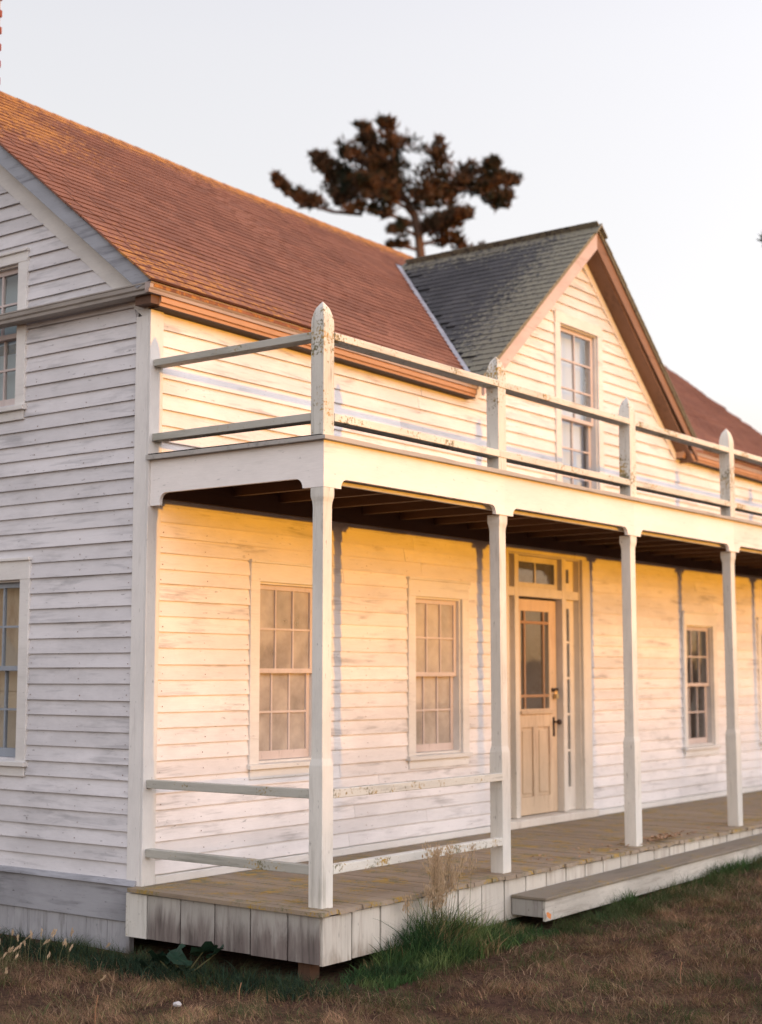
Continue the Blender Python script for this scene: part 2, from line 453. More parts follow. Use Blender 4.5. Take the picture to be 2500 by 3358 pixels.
# openings: (a0, a1, z0, z1) of the sash; casings lie around them
FW = [(1.11, 1.80, 0.755, 2.045), (3.05, 3.745, 0.73, 2.02), (8.175, 8.87, 0.605, 1.915), (10.265, 10.96, 0.60, 1.905)]
DOOR = (4.50, 5.86, 0.06, 2.49)
UPW = (5.50, 6.255, 2.98, 4.80)
GW_LO = (1.25, 1.945, 0.785, 2.05)
GW_UP = (1.36, 2.06, 3.34, 4.39)
GW_LO2 = (3.55, 4.25, 0.785, 2.05); GW_UP2 = (3.42, 4.12, 3.34, 4.39)

def holed_wall(a0, a1, z0, z1, holes, d0, d1, to):
    """wall slab as boxes round rectangular holes"""
    m = MB()
    holes = [(h[0], h[1], max(h[2], z0), min(h[3], z1)) for h in holes]
    zs = sorted({z0, z1} | {h[2] for h in holes} | {h[3] for h in holes})
    for zl, zh in zip(zs[:-1], zs[1:]):
        hs = sorted([h for h in holes if h[2] < zh - 1e-6 and h[3] > zl + 1e-6])
        a = a0
        for h in hs + [(a1, a1, 0, 0)]:
            if h[0] > a + 1e-6:
                q = [to(a, d0, zl), to(h[0], d0, zl), to(h[0], d1, zl), to(a, d1, zl), to(a, d0, zh), to(h[0], d0, zh), to(h[0], d1, zh), to(a, d1, zh)]
                m.hexa(q)
            a = max(a, h[1])
    return m
fw = holed_wall(0.0, L, -0.3, 3.87 - SAG * L, FW + [DOOR, (UPW[0], UPW[1], UPW[2], 9)], 0.0, 0.12, front)
# gable part of the facade
zt = 3.87 - SAG * L
def dg(z, drop=0.0): return (DZ - drop - z) / DSL
g0, g1 = AX0 - dg(zt, .12), AX0 + dg(zt, .12)
zu = UPW[3]
fw.prism([(g0, zt), (UPW[0], zt), (UPW[0], zu), (AX0 - dg(zu, .12), zu)], 0.0, 0.12, lambda a, b, d: (a, d, b))
fw.prism([(UPW[1], zt), (g1, zt), (AX0 + dg(zu, .12), zu), (UPW[1], zu)], 0.0, 0.12, lambda a, b, d: (a, d, b))
fw.prism([(AX0 - dg(zu, .12), zu), (AX0 + dg(zu, .12), zu), (AX0, DZ - .12)], 0.0, 0.12, lambda a, b, d: (a, d, b))
wall_f = fw.build('wall', M['trim_z'], house)
wall_f['label'] = 'sunlit front wall of the house under the porch and gable'
gw = holed_wall(0.12, 2 * RY, -0.3, 3.9, [GW_LO, GW_UP[:3] + (9,), GW_LO2, GW_UP2[:3] + (9,)], 0.0, 0.12, gable)
def rk(z): return (z - 4.0 + 0.15) / SL - OV      # y where the roof underside stands at height z
for (ya, yb, za, zb) in ((0.0, 1.36, 3.9, 4.39), (2.06, 3.42, 3.9, 4.39), (4.12, 2 * RY, 3.9, 4.39)):
    lo0 = max(ya, rk(za)) if ya == 0 else ya; lo1 = max(ya, rk(zb)) if ya == 0 else ya
    hi0 = min(yb, 2 * RY - rk(za)) if yb > 5 else yb; hi1 = min(yb, 2 * RY - rk(zb)) if yb > 5 else yb
    gw.prism([(lo0, za), (hi0, za), (hi1, zb), (lo1, zb)], 0, .12, lambda a, b, d: (d, a, b))
gw.prism([(rk(4.39), 4.39), (2 * RY - rk(4.39), 4.39), (RY, 4.0 + SL * (RY + OV) - .15)], 0, .12, lambda a, b, d: (d, a, b))
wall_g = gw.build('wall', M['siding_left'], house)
wall_g['label'] = 'shaded gable end wall of the house'
MB().box(L - .12, L, .12, 2 * RY, -.3, 3.7).box(0, L, 2 * RY - .12, 2 * RY, -.3, 3.7).build('wall', M['paint_x'], house)['label'] = 'rear wall of the house'
# rooms seen through the glass
rm = MB()
rm.box(.12, L - .12, 3.0, 3.06, 0, 2.6).box(2.45, 2.5, .12, 3.0, 0, 2.6).box(4.35, 4.4, .12, 3.0, 0, 2.6).box(6.1, 6.15, .12, 3, 0, 2.6).box(9.5, 9.55, .12, 3, 0, 2.6)
rm.build('partition_wall', M['plaster'], house)
MB().box(.12, L - .12, .12, 2 * RY - .12, -.06, -.002).build('room_floor', M['floor_in'], house)
MB().box(.12, L - .12, .12, 2 * RY - .12, 2.6, 2.7).build('room_ceiling', M['attic'], house)
MB().box(.5, L - .3, 1.75, 1.8, 2.7, 4.6).build('loft_partition', M['attic'], house)

# ---- clapboards
EXPO = 0.1065
def board(a00, a01, a10, a11, z0, z1, to, mat, parent, tb=0.022, tt=0.004, wob=0.0):
    """clapboard: bottom edge a00-a01 stands proud, top edge a10-a11 tucks under the next"""
    z0a, z0b = z0 + random.uniform(-wob, wob), z0 + random.uniform(-wob, wob)
    tb = tb + random.uniform(-.002, .003)
    m = MB()
    m.hexa([to(a00, -tb, z0a), to(a01, -tb, z0b), to(a01, -.004, z0b + .016), to(a00, -.004, z0a + .016),
            to(a10, -tt, z1 + .006), to(a11, -tt, z1 + .006), to(a11, 0.002, z1 + .006), to(a10, 0.002, z1 + .006)])
    return m.build('siding_board', mat, parent)

def clad(a0, a1, zlo, zhi, holes, to, mat, parent, lim0=None, lim1=None, splits=4.2, start_jit=0.0):
    z = zlo
    while z < zhi - 0.02:
        e = EXPO * random.uniform(.95, 1.05)
        zt_ = min(z + e, zhi) + 0.012
        lo = lambda q: max(a0, lim0(q)) if lim0 else a0
        hi = lambda q: min(a1, lim1(q)) if lim1 else a1
        segs = []
        cur = None
        hs = sorted([h for h in holes if h[2] < zt_ - .012 and h[3] > z])
        left = ('L', 0)
        for h in hs + [None]:
            right = ('H', h[0]) if h else ('R', 0)
            l0 = lo(z) if left[0] == 'L' else left[1]; l1 = lo(zt_) if left[0] == 'L' else left[1]
            r0 = hi(z) if right[0] == 'R' else right[1]; r1 = hi(zt_) if right[0] == 'R' else right[1]
            if r0 - l0 > .03: segs.append((l0, r0, l1, max(r1, l1 + .005)))
            if h: left = ('H', h[1])
        for (l0, r0, l1, r1) in segs:
            cuts = [l0]
            while r0 - cuts[-1] > splits:
                cuts.append(cuts[-1] + random.uniform(.45, .75) * min(splits, r0 - cuts[-1]))
            cuts.append(r0)
            for i in range(len(cuts) - 1):
                g = .0015
                q0 = cuts[i] + (g if i else .001); q1 = cuts[i + 1] - (g if i < len(cuts) - 2 else .001)
                t0 = l1 + .001 if i == 0 else q0; t1 = r1 - .001 if i == len(cuts) - 2 else q1
                board(q0, q1, t0, t1, z, zt_, to, mat, parent, wob=.0025)
        z += e

def cas(h, s=.098): return (h[0] - s, h[1] + s, h[2] - .02, h[3] + .02)
fh = [cas(h) for h in FW] + [(4.425, 6.02, -1, 2.47)]
clad(0.1, L - .1, 0.065, 2.60, fh, front, M['paint_x'], wall_f)
up = [(UPW[0] - .098, UPW[1] + .098, 2, UPW[3] + .02)]
drop = .32
clad(0.1, L - .1, 2.845, 3.72, up, front, M['paint_x'], wall_f)
# top courses under the eave and the gable
clad(0.1, 3.98, 3.72, 3.835, up, front, M['paint_x'], wall_f)
clad(7.9, L - .1, 3.72, 3.76, [], front, M['paint_x'], wall_f)
clad(AX0 - 3, AX0 + 3, 3.722, DZ - .42, up, front, M['paint_x'], wall_f, lim0=lambda z: max(3.985 if z < 3.845 else 0, AX0 - dg(z, drop)), lim1=lambda z: min(7.895 if z < 3.77 else 99, AX0 + dg(z, drop)))
gh = [cas(h) for h in (GW_LO, GW_UP, GW_LO2, GW_UP2)]
def gl0(z): return (z - 4.0 + .36) / SL - OV
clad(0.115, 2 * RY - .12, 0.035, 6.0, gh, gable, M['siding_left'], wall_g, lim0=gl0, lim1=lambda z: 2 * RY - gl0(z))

# ---- nail heads
def nails(pts, parent, nrm):
    m = MB()
    for (x, y, z) in pts:
        r = random.uniform(.003, .005); n = len(m.v)
        for k in range(6):
            t = k * math.pi / 3
            if nrm == 'y': m.v.append((x + r * math.cos(t), y, z + r * math.sin(t)))
            else: m.v.append((x, y + r * math.cos(t), z + r * math.sin(t)))
        m.f.append(tuple(n + k for k in range(6)))
    o = m.build('nail_head', M['rust'], parent); o['kind'] = 'stuff'; return o
pf, pg = [], []
for i in range(22):
    z = .065 + EXPO * i + .03
    for x in (.13, .55, .97, 1.92, 2.4, 2.93, 3.88, 4.38, 6.08, 6.6, 7.3, 8.0, 9.0, 9.6):
        if random.random() < .8 and z < 2.5: pf.append((x + random.uniform(-.02, .02), -.0225, z + random.uniform(-.008, .008)))
for i in range(34):
    z = .035 + EXPO * i + .03
    for y in (.15, .62, 1.12, 2.2):
        if random.random() < .75 and z < 3.6: pg.append((-.0225, y + random.uniform(-.02, .02), z + random.uniform(-.008, .008)))
nails(pf, wall_f, 'y'); nails(pg, wall_g, 'x')

# ---- corner boards, water table, foundation boards
MB().box(-.024, .1, -.026, 0, .0, 3.85).build('corner_board', M['trim_z'], house, bevel=.003)
MB().box(-.024, 0, 0.0, .115, .0, 3.80).build('corner_board', M['trim_z'], house, bevel=.002)
MB().box(.1, L, -.03, 0, .0, .055).build('base_board', M['trim_x'], house, bevel=.004)
MB().hexa([(-.05, .02, .0), (-.05, 2 * RY, .0), (0, 2 * RY, .0), (0, .02, .0), (-.03, .02, .035), (-.03, 2 * RY, .035), (0, 2 * RY, .035), (0, .02, .035)]).build('drip_cap', M['base_board'], house)
MB().box(-.026, 0, .06, 2 * RY, -.235, -.002).build('base_board', M['base_board'], house, bevel=.003)
yy = .09
while yy < 2 * RY - .05:
    w = random.uniform(.19, .215)
    MB().box(-.008 - random.uniform(0, .004), .03, yy, min(yy + w - .004, 2 * RY), -.465 - random.uniform(0, .02), -.236).build('foundation_board', M['base_vert'], house)
    yy += w

# ---- windows
def window(h, to, paint, cax, sashm, glassm, cols=3, rows=2, head=.135, cap=True, upper_frac=.5, sill=True):
    a0, a1, z0, z1 = h
    T = lambda x, y, z: to(x, y, z)
    cw = .1
    m = MB()
    m.box(a0 - cw, a0, -.032, .0, z0 - .02, z1).box(a1, a1 + cw, -.032, .0, z0 - .02, z1)
    m.box(a0 - cw, a1 + cw, -.034, .0, z1, z1 + head)
    if cap: m.box(a0 - cw - .012, a1 + cw + .012, -.05, .0, z1 + head, z1 + head + .022)
    w = m.build('window', M[paint], house, T, bevel=.002)
    j = MB()
    j.box(a0, a0 + .014, -.004, .115, z0, z1).box(a1 - .014, a1, -.004, .115, z0, z1).box(a0 + .014, a1 - .014, -.004, .115, z1 - .014, z1)
    j.build('frame', M[paint], w, T)
    if sill:
        MB().hexa([(a0 - cw - .015, -.055, z0 - .055), (a1 + cw + .015, -.055, z0 - .055), (a1 + cw + .015, .1, z0 - .055), (a0 - cw - .015, .1, z0 - .055),
                   (a0 - cw - .015, -.055, z0 - .022), (a1 + cw + .015, -.055, z0 - .022), (a1 + cw + .015, .1, z0 - .002), (a0 - cw - .015, .1, z0 - .002)]).build('sill', M[paint], w, T, bevel=.002)
        MB().box(a0 - cw + .01, a1 + cw - .01, -.03, 0, z0 - .125, z0 - .057).build('apron', M[paint], w, T, bevel=.002)
    zm = z0 + (z1 - z0) * upper_frac
    ia0, ia1 = a0 + .016, a1 - .016
    for k, (s0, s1, d) in enumerate(((zm - .016, z1 - .016, .028), (z0 + .002, zm + .016, .062))):
        st, rb, rt, mu = .036, (.034 if k == 0 else .062), (.036 if k == 0 else .034), .015
        dp = .03
        sm = MB()
        sm.box(ia0, ia0 + st, d, d + dp, s0, s1).box(ia1 - st, ia1, d, d + dp, s0, s1)
        sm.box(ia0 + st, ia1 - st, d, d + dp, s0, s0 + rb).box(ia0 + st, ia1 - st, d, d + dp, s1 - rt, s1)
        gx0, gx1, gz0, gz1 = ia0 + st, ia1 - st, s0 + rb, s1 - rt
        pw, ph = (gx1 - gx0 - mu * (cols - 1)) / cols, (gz1 - gz0 - mu * (rows - 1)) / rows
        for c in range(1, cols):
            x = gx0 + c * pw + (c - 1) * mu
            sm.box(x, x + mu, d + .003, d + dp - .003, gz0, gz1)
        for r in range(1, rows):
            z = gz0 + r * ph + (r - 1) * mu
            for c in range(cols):
                x = gx0 + c * (pw + mu)
                sm.box(x, x + pw, d + .003, d + dp - .003, z, z + mu)
        sm.build('sash', M[sashm], w, T)
        for c in range(cols):
            for r in range(rows):
                x, z = gx0 + c * (pw + mu), gz0 + r * (ph + mu)
                t = [random.uniform(-.003, .003) for _ in range(4)]
                dd = d + dp * .55
                q = MB(); q.v = [T(x, dd + t[0], z), T(x + pw, dd + t[1], z), T(x + pw, dd + t[2], z + ph), T(x, dd + t[3], z + ph)]
                q.f = [(0, 1, 2, 3)]
                q.build('pane', M[glassm], w)
    return w
def blind(w, h, to, mat, zlow):
    a0, a1, z0, z1 = h
    MB().box(a0 - .005, a1 + .0, .150, .153, zlow, z1 + .05).build('blind', mat, w, lambda x, y, z: to(x, y, z))
gm = ['glass_hazy', 'glass_dusty', 'glass', 'glass']
for h, g in zip(FW, gm):
    w_ = window(h, front, 'trim_x', 'x', 'sash', g)
    if g == 'glass_dusty': blind(w_, h, front, M['blind'], h[2] + .40)
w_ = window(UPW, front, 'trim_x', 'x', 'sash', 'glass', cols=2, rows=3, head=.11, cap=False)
blind(w_, UPW, front, M['blind_pale_sky'], UPW[2])
w_ = window(GW_LO, gable, 'trim_y', 'y', 'sash_grey', 'glass')
blind(w_, GW_LO, gable, M['blind_warm'], 1.25)
blind(w_, (1.455, GW_LO[1], 0, 1.205), gable, M['blind_warm'], GW_LO[2] - .03)
w_ = window(GW_UP, gable, 'trim_y', 'y', 'sash', 'glass', head=.075)
blind(w_, (GW_UP[0] - .01, GW_UP[1], 0, GW_UP[3]), gable, M['blind_blue_sky'], 3.845)
blind(w_, (GW_UP[0] - .01, GW_UP[1], 0, 3.72), gable, M['blind_blue_sky'], GW_UP[2] - .02)
window(GW_LO2, gable, 'trim_y', 'y', 'sash_grey', 'glass')
window(GW_UP2, gable, 'trim_y', 'y', 'sash', 'glass', head=.075)

# ---- door with sidelights and transom
df = MB()
df.box(4.42, 4.50, -.034, 0, .08, 2.49).box(5.86, 6.02, -.034, 0, .08, 2.49).box(4.42, 6.02, -.036, 0, 2.49, 2.575)
df.box(4.50, 4.512, 0, .12, .08, 2.49).box(5.848, 5.86, 0, .12, .08, 2.49).box(4.512, 5.848, 0, .12, 2.478, 2.49)
df.box(4.665, 4.735, .006, .115, .08, 2.478).box(5.53, 5.605, .006, .115, .08, 2.478)
df.box(4.512, 4.665, .008, .112, 2.095, 2.175).box(4.735, 5.53, .008, .112, 2.095, 2.175).box(5.605, 5.848, .008, .112, 2.095, 2.175)
frame = df.build('door_frame', M['door_frame'], house, bevel=.0015)
MB().box(4.40, 6.04, -.085, .13, .003, .075).build('threshold', M['door_frame'], house, bevel=.006)
def lite(x0, x1, z0, z1, d, st, cuts_z, cuts_x, mat, bot=None):
    m = MB(); bot = bot or st
    m.box(x0, x0 + st, d, d + .03, z0, z1).box(x1 - st, x1, d, d + .03, z0, z1)
    m.box(x0 + st, x1 - st, d, d + .03, z0, z0 + bot).box(x0 + st, x1 - st, d, d + .03, z1 - st, z1)
    zs = [z0 + bot] + cuts_z + [z1 - st]; xs = [x0 + st] + cuts_x + [x1 - st]
    for z in cuts_z: m.box(x0 + st, x1 - st, d + .004, d + .026, z - .011, z + .011)
    for x in cuts_x: m.box(x - .009, x + .009, d + .006, d + .024, z0 + bot, z1 - st)
    s = m.build('sash', M[mat], frame)
    for i in range(len(zs) - 1):
        for k in range(len(xs) - 1):
            q = MB(); q.v = [(xs[k], d + .016, zs[i]), (xs[k + 1], d + .016, zs[i]), (xs[k + 1], d + .016, zs[i + 1]), (xs[k], d + .016, zs[i + 1])]; q.f = [(0, 1, 2, 3)]
            q.build('pane', M['glass_mid'], frame)
cz = [.30 + (2.03 - .30) * i / 5 for i in range(1, 5)]
for x0, x1 in ((4.512, 4.665), (5.605, 5.848)):
    lite(x0, x1, .08, 2.095, .066, .055 if x1 < 5 else .085, cz, [], 'door_frame', bot=.22)
    lite(x0, x1, 2.175, 2.478, .066, .05 if x1 < 5 else .085, [], [], 'door_frame')
lite(4.735, 5.53, 2.175, 2.478, .06, .055, [], [5.13], 'door_frame')
dm = MB(); d0, d1 = .075, .115
DX0, DX1, Z0, Z1 = 4.742, 5.52, .085, 2.075
gx0, gx1, gz0, gz1 = 4.87, 5.385, 1.055, 1.965
dm.box(DX0, gx0, d0, d1, Z0, Z1).box(gx1, DX1, d0, d1, Z0, Z1).box(gx0, gx1, d0, d1, gz1, Z1).box(gx0, gx1, d0, d1, .885, gz0).box(gx0, gx1, d0, d1, Z0, .25)
dm.box(5.085, 5.17, d0, d1, .25, .885)
door = dm.build('front_door', M['door'], house, bevel=.002)
door['label'] = 'faded cream front door with margin lights and two lower panels'
for x0, x1 in ((gx0, 5.085), (5.17, gx1)):
    MB().box(x0, x1, d0 + .016, d1, .25, .885).box(x0 + .03, x1 - .03, d0 + .006, d0 + .02, .28, .855).build('panel', M['door'], door, bevel=.004)
MB().box(gx0 - .02, gx1 + .03, d0 - .022, d0 + .01, 1.005, 1.04).build('ledge_moulding', M['door'], door, bevel=.005)
mb = MB()
for x in (gx0 + .085, gx1 - .085): mb.box(x - .013, x + .013, d0 + .006, d0 + .03, gz0, gz1)
for z in (gz0 + .12, gz1 - .105): 
    for xa, xb in ((gx0, gx0 + .072), (gx0 + .098, gx1 - .098), (gx1 - .072, gx1)): mb.box(xa, xb, d0 + .006, d0 + .03, z - .013, z + .013)
mb.build('muntin', M['muntin_brown'], door)
xs = [gx0, gx0 + .085, gx1 - .085, gx1]; zs = [gz0, gz0 + .12, gz1 - .105, gz1]
for i in range(3):
    for k in range(3):
        q = MB(); q.v = [(xs[i], d0 + .02, zs[k]), (xs[i + 1], d0 + .02, zs[k]), (xs[i + 1], d0 + .02, zs[k + 1]), (xs[i], d0 + .02, zs[k + 1])]; q.f = [(0, 1, 2, 3)]
        q.build('pane', M['glass_mid'], door)
MB().tube([(5.455, d0, .925), (5.455, d0 - .04, .925), (5.455, d0 - .05, .925), (5.455, d0 - .075, .925), (5.455, d0 - .085, .925)], [.01, .01, .026, .026, .012], 10).box(5.437, 5.473, d0 - .004, d0, .79, .97).build('handle', M['iron'], door)
MB().box(5.42, 5.56, d0 - .012, d0, 1.21, 1.245).build('hasp', M['iron'], door)
MB().box(5.438, 5.482, d0 - .045, d0 - .013, 1.145, 1.19).tube([(5.446, d0 - .03, 1.19), (5.446, d0 - .03, 1.215), (5.46, d0 - .03, 1.228), (5.474, d0 - .03, 1.215), (5.474, d0 - .03, 1.19)], [.004] * 5, 6).build('padlock', M['brass'], door)

# ------------------------------------------------------------------ roof
TH = .05
deck = MB()
def up3(x, y, off=0.0): return (x, y, roof_z(x, y) + off)
XL, XR = -OV + .028, L + .15
Y0 = -OV
va = AX0
vb0 = AX0 - (DZ - 4.0 + SAG * AX0) / DSL + .02; vb1 = AX0 + (DZ - 4.0 + SAG * AX0) / DSL - .02
polys = [[(XL, Y0), (vb0, Y0), (va, DB), (va, RY), (XL, RY)], [(vb1, Y0), (XR, Y0), (XR, RY), (va, RY), (va, DB)]]
for pl in polys: deck.prism(pl, -TH, -.012, lambda a, b, d: up3(a, b, d))
bz = lambda x, y: 4.0 + SL * (2 * RY - y + OV) - SAG * max(x, 0)
deck.prism([(XL, RY), (XR, RY), (XR, 2 * RY + OV), (XL, 2 * RY + OV)], -TH, -.012, lambda a, b, d: (a, b, bz(a, b) + d))
roof = deck.build('roof', M['shingle'], house)

sl_len = math.hypot(1, SL)
ang = math.atan(SL)
shm = {}
def shingle_mesh(kind, w, i, mat, ln=.125, th=.015):
    k = (kind, i)
    if k not in shm:
        m = MB(); e = [random.uniform(-.004, .004) for _ in range(2)]
        m.hexa([(-w / 2, e[0], -.002), (w / 2, e[1], -.002), (w / 2, ln, -.006), (-w / 2, ln, -.006), (-w / 2, e[0], th), (w / 2, e[1], th), (w / 2, ln, .002), (-w / 2, ln, .002)])
        o = m.build('shingle', mat); me_ = o.data; me_.materials.append(M['butt'] if kind == 'm' else M['butt_grey'])
        for p_ in me_.polygons:
            if p_.normal.y < -.8: p_.material_index = 1
        bpy.data.objects.remove(o); shm[k] = me_
    return shm[k]
EX = .1
pieces = []                       # (distance, kind, variant, matrix)
WID = [.15, .19, .23, .27]
rows = int((RY + OV) * sl_len / EX)
for r in range(rows + 1):
    y = Y0 - .02 + r * EX / sl_len
    if y > RY: break
    x = -OV - .03 + random.uniform(-.006, .006)
    rj = random.uniform(-.004, .004)
    # the valley cuts the row
    zz = roof_z(AX0, y)
    hw = (DZ - zz) / DSL
    while x < XR:
        i = random.randrange(4); w = WID[i]
        cx = x + w / 2
        lo_ok = True
        cut = AX0 - hw - .085 - x if hw > 0 else 9
        if hw > 0 and .03 < cut < w and cx < AX0:      # the row is cut along the valley
            p = Vector((x + cut / 2, y, roof_z(x, y) + .001))
            mt = Matrix.Translation(p) @ Matrix.Rotation(SAG, 4, 'Y') @ Matrix.Rotation(ang + .04, 4, 'X') @ Matrix.Diagonal((cut / w, 1, 1, 1))
            pieces.append(((p - CAMP).length + 30, 'm', i, mt))
        inside = hw > 0 and (AX0 - hw - .085 - w / 2 < cx < AX0 + hw + .085 + w / 2)
        if lo_ok and not inside:
            p = Vector((cx, y, roof_z(cx, y) + .001 + rj * .3))
            mt = Matrix.Translation(p) @ Matrix.Rotation(SAG, 4, 'Y') @ Matrix.Rotation(ang + random.uniform(.03, .05), 4, 'X') @ Matrix.Rotation(random.uniform(-.012, .012), 4, 'Z')
            pieces.append(((p - CAMP).length, 'm', i, mt))
        x += w + .004
# dormer roof: rows run along y
dang = math.atan(DSL); dlen = math.hypot(1, DSL)
YF = -DOV - .03
drow = int(2.3 * dlen / EX)
for side in (-1, 1):
    for r in range(drow + 1):
        u = 2.23 - r * EX / dlen              # horizontal distance from the ridge
        if u < 0: break
        z = DZ - DSL * u
        yv = (z - 4.0 + SAG * AX0) / SL - OV + .03
        y = YF + random.uniform(-.005, .0)
        while y < yv - .04:
            i = random.randrange(4); w = WID[i]
            w2 = min(w, yv - y)
            p = Vector((AX0 + side * u, y + w / 2, z + .002))
            if y + w < yv + .12:
                rz = -math.pi / 2 if side < 0 else math.pi / 2
                mt = Matrix.Translation(p) @ Matrix.Rotation(rz, 4, 'Z') @ Matrix.Rotation(dang + random.uniform(.03, .05), 4, 'X') @ Matrix.Rotation(random.uniform(-.012, .012), 4, 'Z')
                pieces.append(((p - CAMP).length + (0 if side < 0 else 50), 'd', i, mt))
            y += w + .004
pieces.sort(key=lambda t: t[0])
rest = {'m': MB(), 'd': MB()}
restmi = {'m': [], 'd': []}
mats = {'m': M['shingle'], 'd': M['shingle_grey']}
cnt = {'m': 0, 'd': 0}
for dist, kd, i, mt in pieces:
    me_ = shingle_mesh(kd, WID[i], i, mats[kd])
    if cnt[kd] < (200 if kd == 'm' else 95):
        cnt[kd] += 1
        o = bpy.data.objects.new('shingle', me_); link(o, roof); o.matrix_local = mt
    else:
        n = len(rest[kd].v)
        rest[kd].v += [tuple(mt @ v.co) for v in me_.vertices]
        rest[kd].f += [tuple(n + q for q in p.vertices) for p in me_.polygons]
        restmi[kd] += [p.material_index for p in me_.polygons]
for kd in rest:
    o = rest[kd].build('shingles', mats[kd], roof); o['kind'] = 'stuff'
    o.data.materials.append(M['butt'] if kd == 'm' else M['butt_grey'])
    if len(o.data.polygons) == len(restmi[kd]): o.data.polygons.foreach_set('material_index', restmi[kd])
# dormer deck
dd = MB()
for s in (-1, 1):
    W = 2.2
    lo = lambda u: (DZ - DSL * u - 4.0 + SAG * AX0) / SL - OV
    dd.prism([(0, YF + .01), (0, lo(0) + .05), (W, lo(W) + .05), (W, YF + .01)], -.035, -.004, lambda u, y, d, s=s: (AX0 + s * u, y, DZ - DSL * u + d))
dd.build('dormer_deck', M['shingle_grey'], roof)
# valley flashing on the near side
fl = MB()
for s in (-1, 1):
    q = []
    for t in np.linspace(0, 1, 9):
        u = 2.17 * (1 - t) + .02
        y = (DZ - DSL * u - 4.0 + SAG * AX0) / SL - OV
        q.append((AX0 + s * u, y))
    for (xa, ya), (xb, yb) in zip(q[:-1], q[1:]):
        wv = .10
        fl.hexa([(xa - s * .01 * -1, ya, roof_z(xa, ya) + .012), (xa + s * wv, ya, roof_z(xa + s * wv, ya) + .012), (xb + s * wv, yb, roof_z(xb, yb) + .012), (xb, yb, roof_z(xb, yb) + .012),
                 (xa - s * .01 * -1, ya, roof_z(xa, ya) + .018), (xa + s * wv, ya, roof_z(xa, ya) + .018), (xb + s * wv, yb, roof_z(xb, yb) + .018), (xb, yb, roof_z(xb, yb) + .018)])
fl.build('valley_flashing', M['flashing'], roof)
# ridge caps
rc = MB()
xx = -OV - .02
while xx < XR:
    w = .24
    for s in (-1, 1):
        y1 = RY + s * .12
        za, zb = roof_z(xx, RY) + .018, roof_z(xx, RY) + .018 - SL * .12
        zc, zd = roof_z(xx + w, RY) + .012, roof_z(xx + w, RY) + .012 - SL * .12
        rc.hexa([(xx, RY, za - .012), (xx + w, RY, zc - .012), (xx + w, y1, zd - .012), (xx, y1, zb - .012), (xx, RY, za), (xx + w, RY, zc), (xx + w, y1, zd), (xx, y1, zb)])
    xx += .2
o = rc.build('ridge_cap', M['shingle'], roof); o['kind'] = 'stuff'
rd = MB()
for s in (-1, 1):
    rd.hexa([(AX0, YF - .03, DZ + .006), (AX0, DB + .02, DZ + .006), (AX0 + s * .115, DB - .1, DZ + .006 - DSL * .115), (AX0 + s * .115, YF - .03, DZ + .006 - DSL * .115),
             (AX0, YF - .03, DZ + .024), (AX0, DB + .02, DZ + .024), (AX0 + s * .115, DB - .1, DZ + .024 - DSL * .115), (AX0 + s * .115, YF - .03, DZ + .024 - DSL * .115)])
rd.build('ridge_board', M['shingle_grey'], roof)

# ---- rakes, soffits, eaves
for s in (-1, 1):
    fb = MB(); W = 2.21 if s < 0 else 2.2
    low = W - (.10 if s < 0 else 0)
    fb.prism([(0, DZ - .012), (low, DZ - .012 - DSL * low), (low + (.0 if s < 0 else .06), DZ - .20 - DSL * low), (0, DZ - .215)], -DOV, -DOV + .025, lambda u, z, d, s=s: (AX0 + s * u, d, z))
    o = fb.build('bargeboard', M['pink_trim'] if s < 0 else M['soffit'], roof)
    sl_ = low - (.22 if s < 0 else 0)
    sf = MB(); sf.prism([(0.0, DZ - .20), (sl_, DZ - .20 - DSL * sl_), (sl_, DZ - .22 - DSL * sl_), (0, DZ - .22)], -DOV + .026, -.001, lambda u, z, d, s=s: (AX0 + s * u, d, z))
    sf.build('soffit', M['soffit'], roof)
    tr = MB(); tr.prism([(0, DZ - .225), (low - .03, DZ - .225 - DSL * (low - .03)), (low - .16, DZ - .335 - DSL * (low - .16)), (0, DZ - .335)], -.026, 0, lambda u, z, d, s=s: (AX0 + s * u, d, z))
    tr.build('frieze_board', M['trim_x'], wall_f)
# far shoulder of the right rake drops to the eave
# main gable rake
rb = MB()
def rz(y): return 4.0 + SL * (y + OV)
for y0, y1, f in ((-OV + .01, RY, lambda y: y), (RY, 2 * RY + OV - .01, lambda y: 2 * RY - y)):
    rb.prism([(y0, rz(f(y0)) - .012), (y1, rz(f(y1)) - .012), (y1, rz(f(y1)) - .155), (max(y0, -.02) if y0 < 1 else y0, rz(f(max(y0, -.02) if y0 < 1 else y0)) - .155)], -OV - .0, -OV + .024, lambda a, z, d: (d, a, z))
rb.build('bargeboard', M['greywood'], roof, bevel=.002)
rs = MB()
for y0, y1, f in ((0.0, RY, lambda y: y), (RY, 2 * RY + .05, lambda y: 2 * RY - y)):
    rs.prism([(y0, rz(f(y0)) - .13), (y1, rz(f(y1)) - .13), (y1, rz(f(y1)) - .15), (y0, rz(f(y0)) - .15)], -OV + .025, 0, lambda a, z, d: (d, a, z))
    ya = y0 - .0
    rs.prism([(max(y0, 0), rz(f(y0)) - .15), (y1, rz(f(y1)) - .15), (y1, rz(f(y1)) - .37), (max(y0, 0), rz(f(y0)) - .37)], -.022, 0, lambda a, z, d: (d, a, z))
rs.build('frieze_board', M['trim_y'], roof)
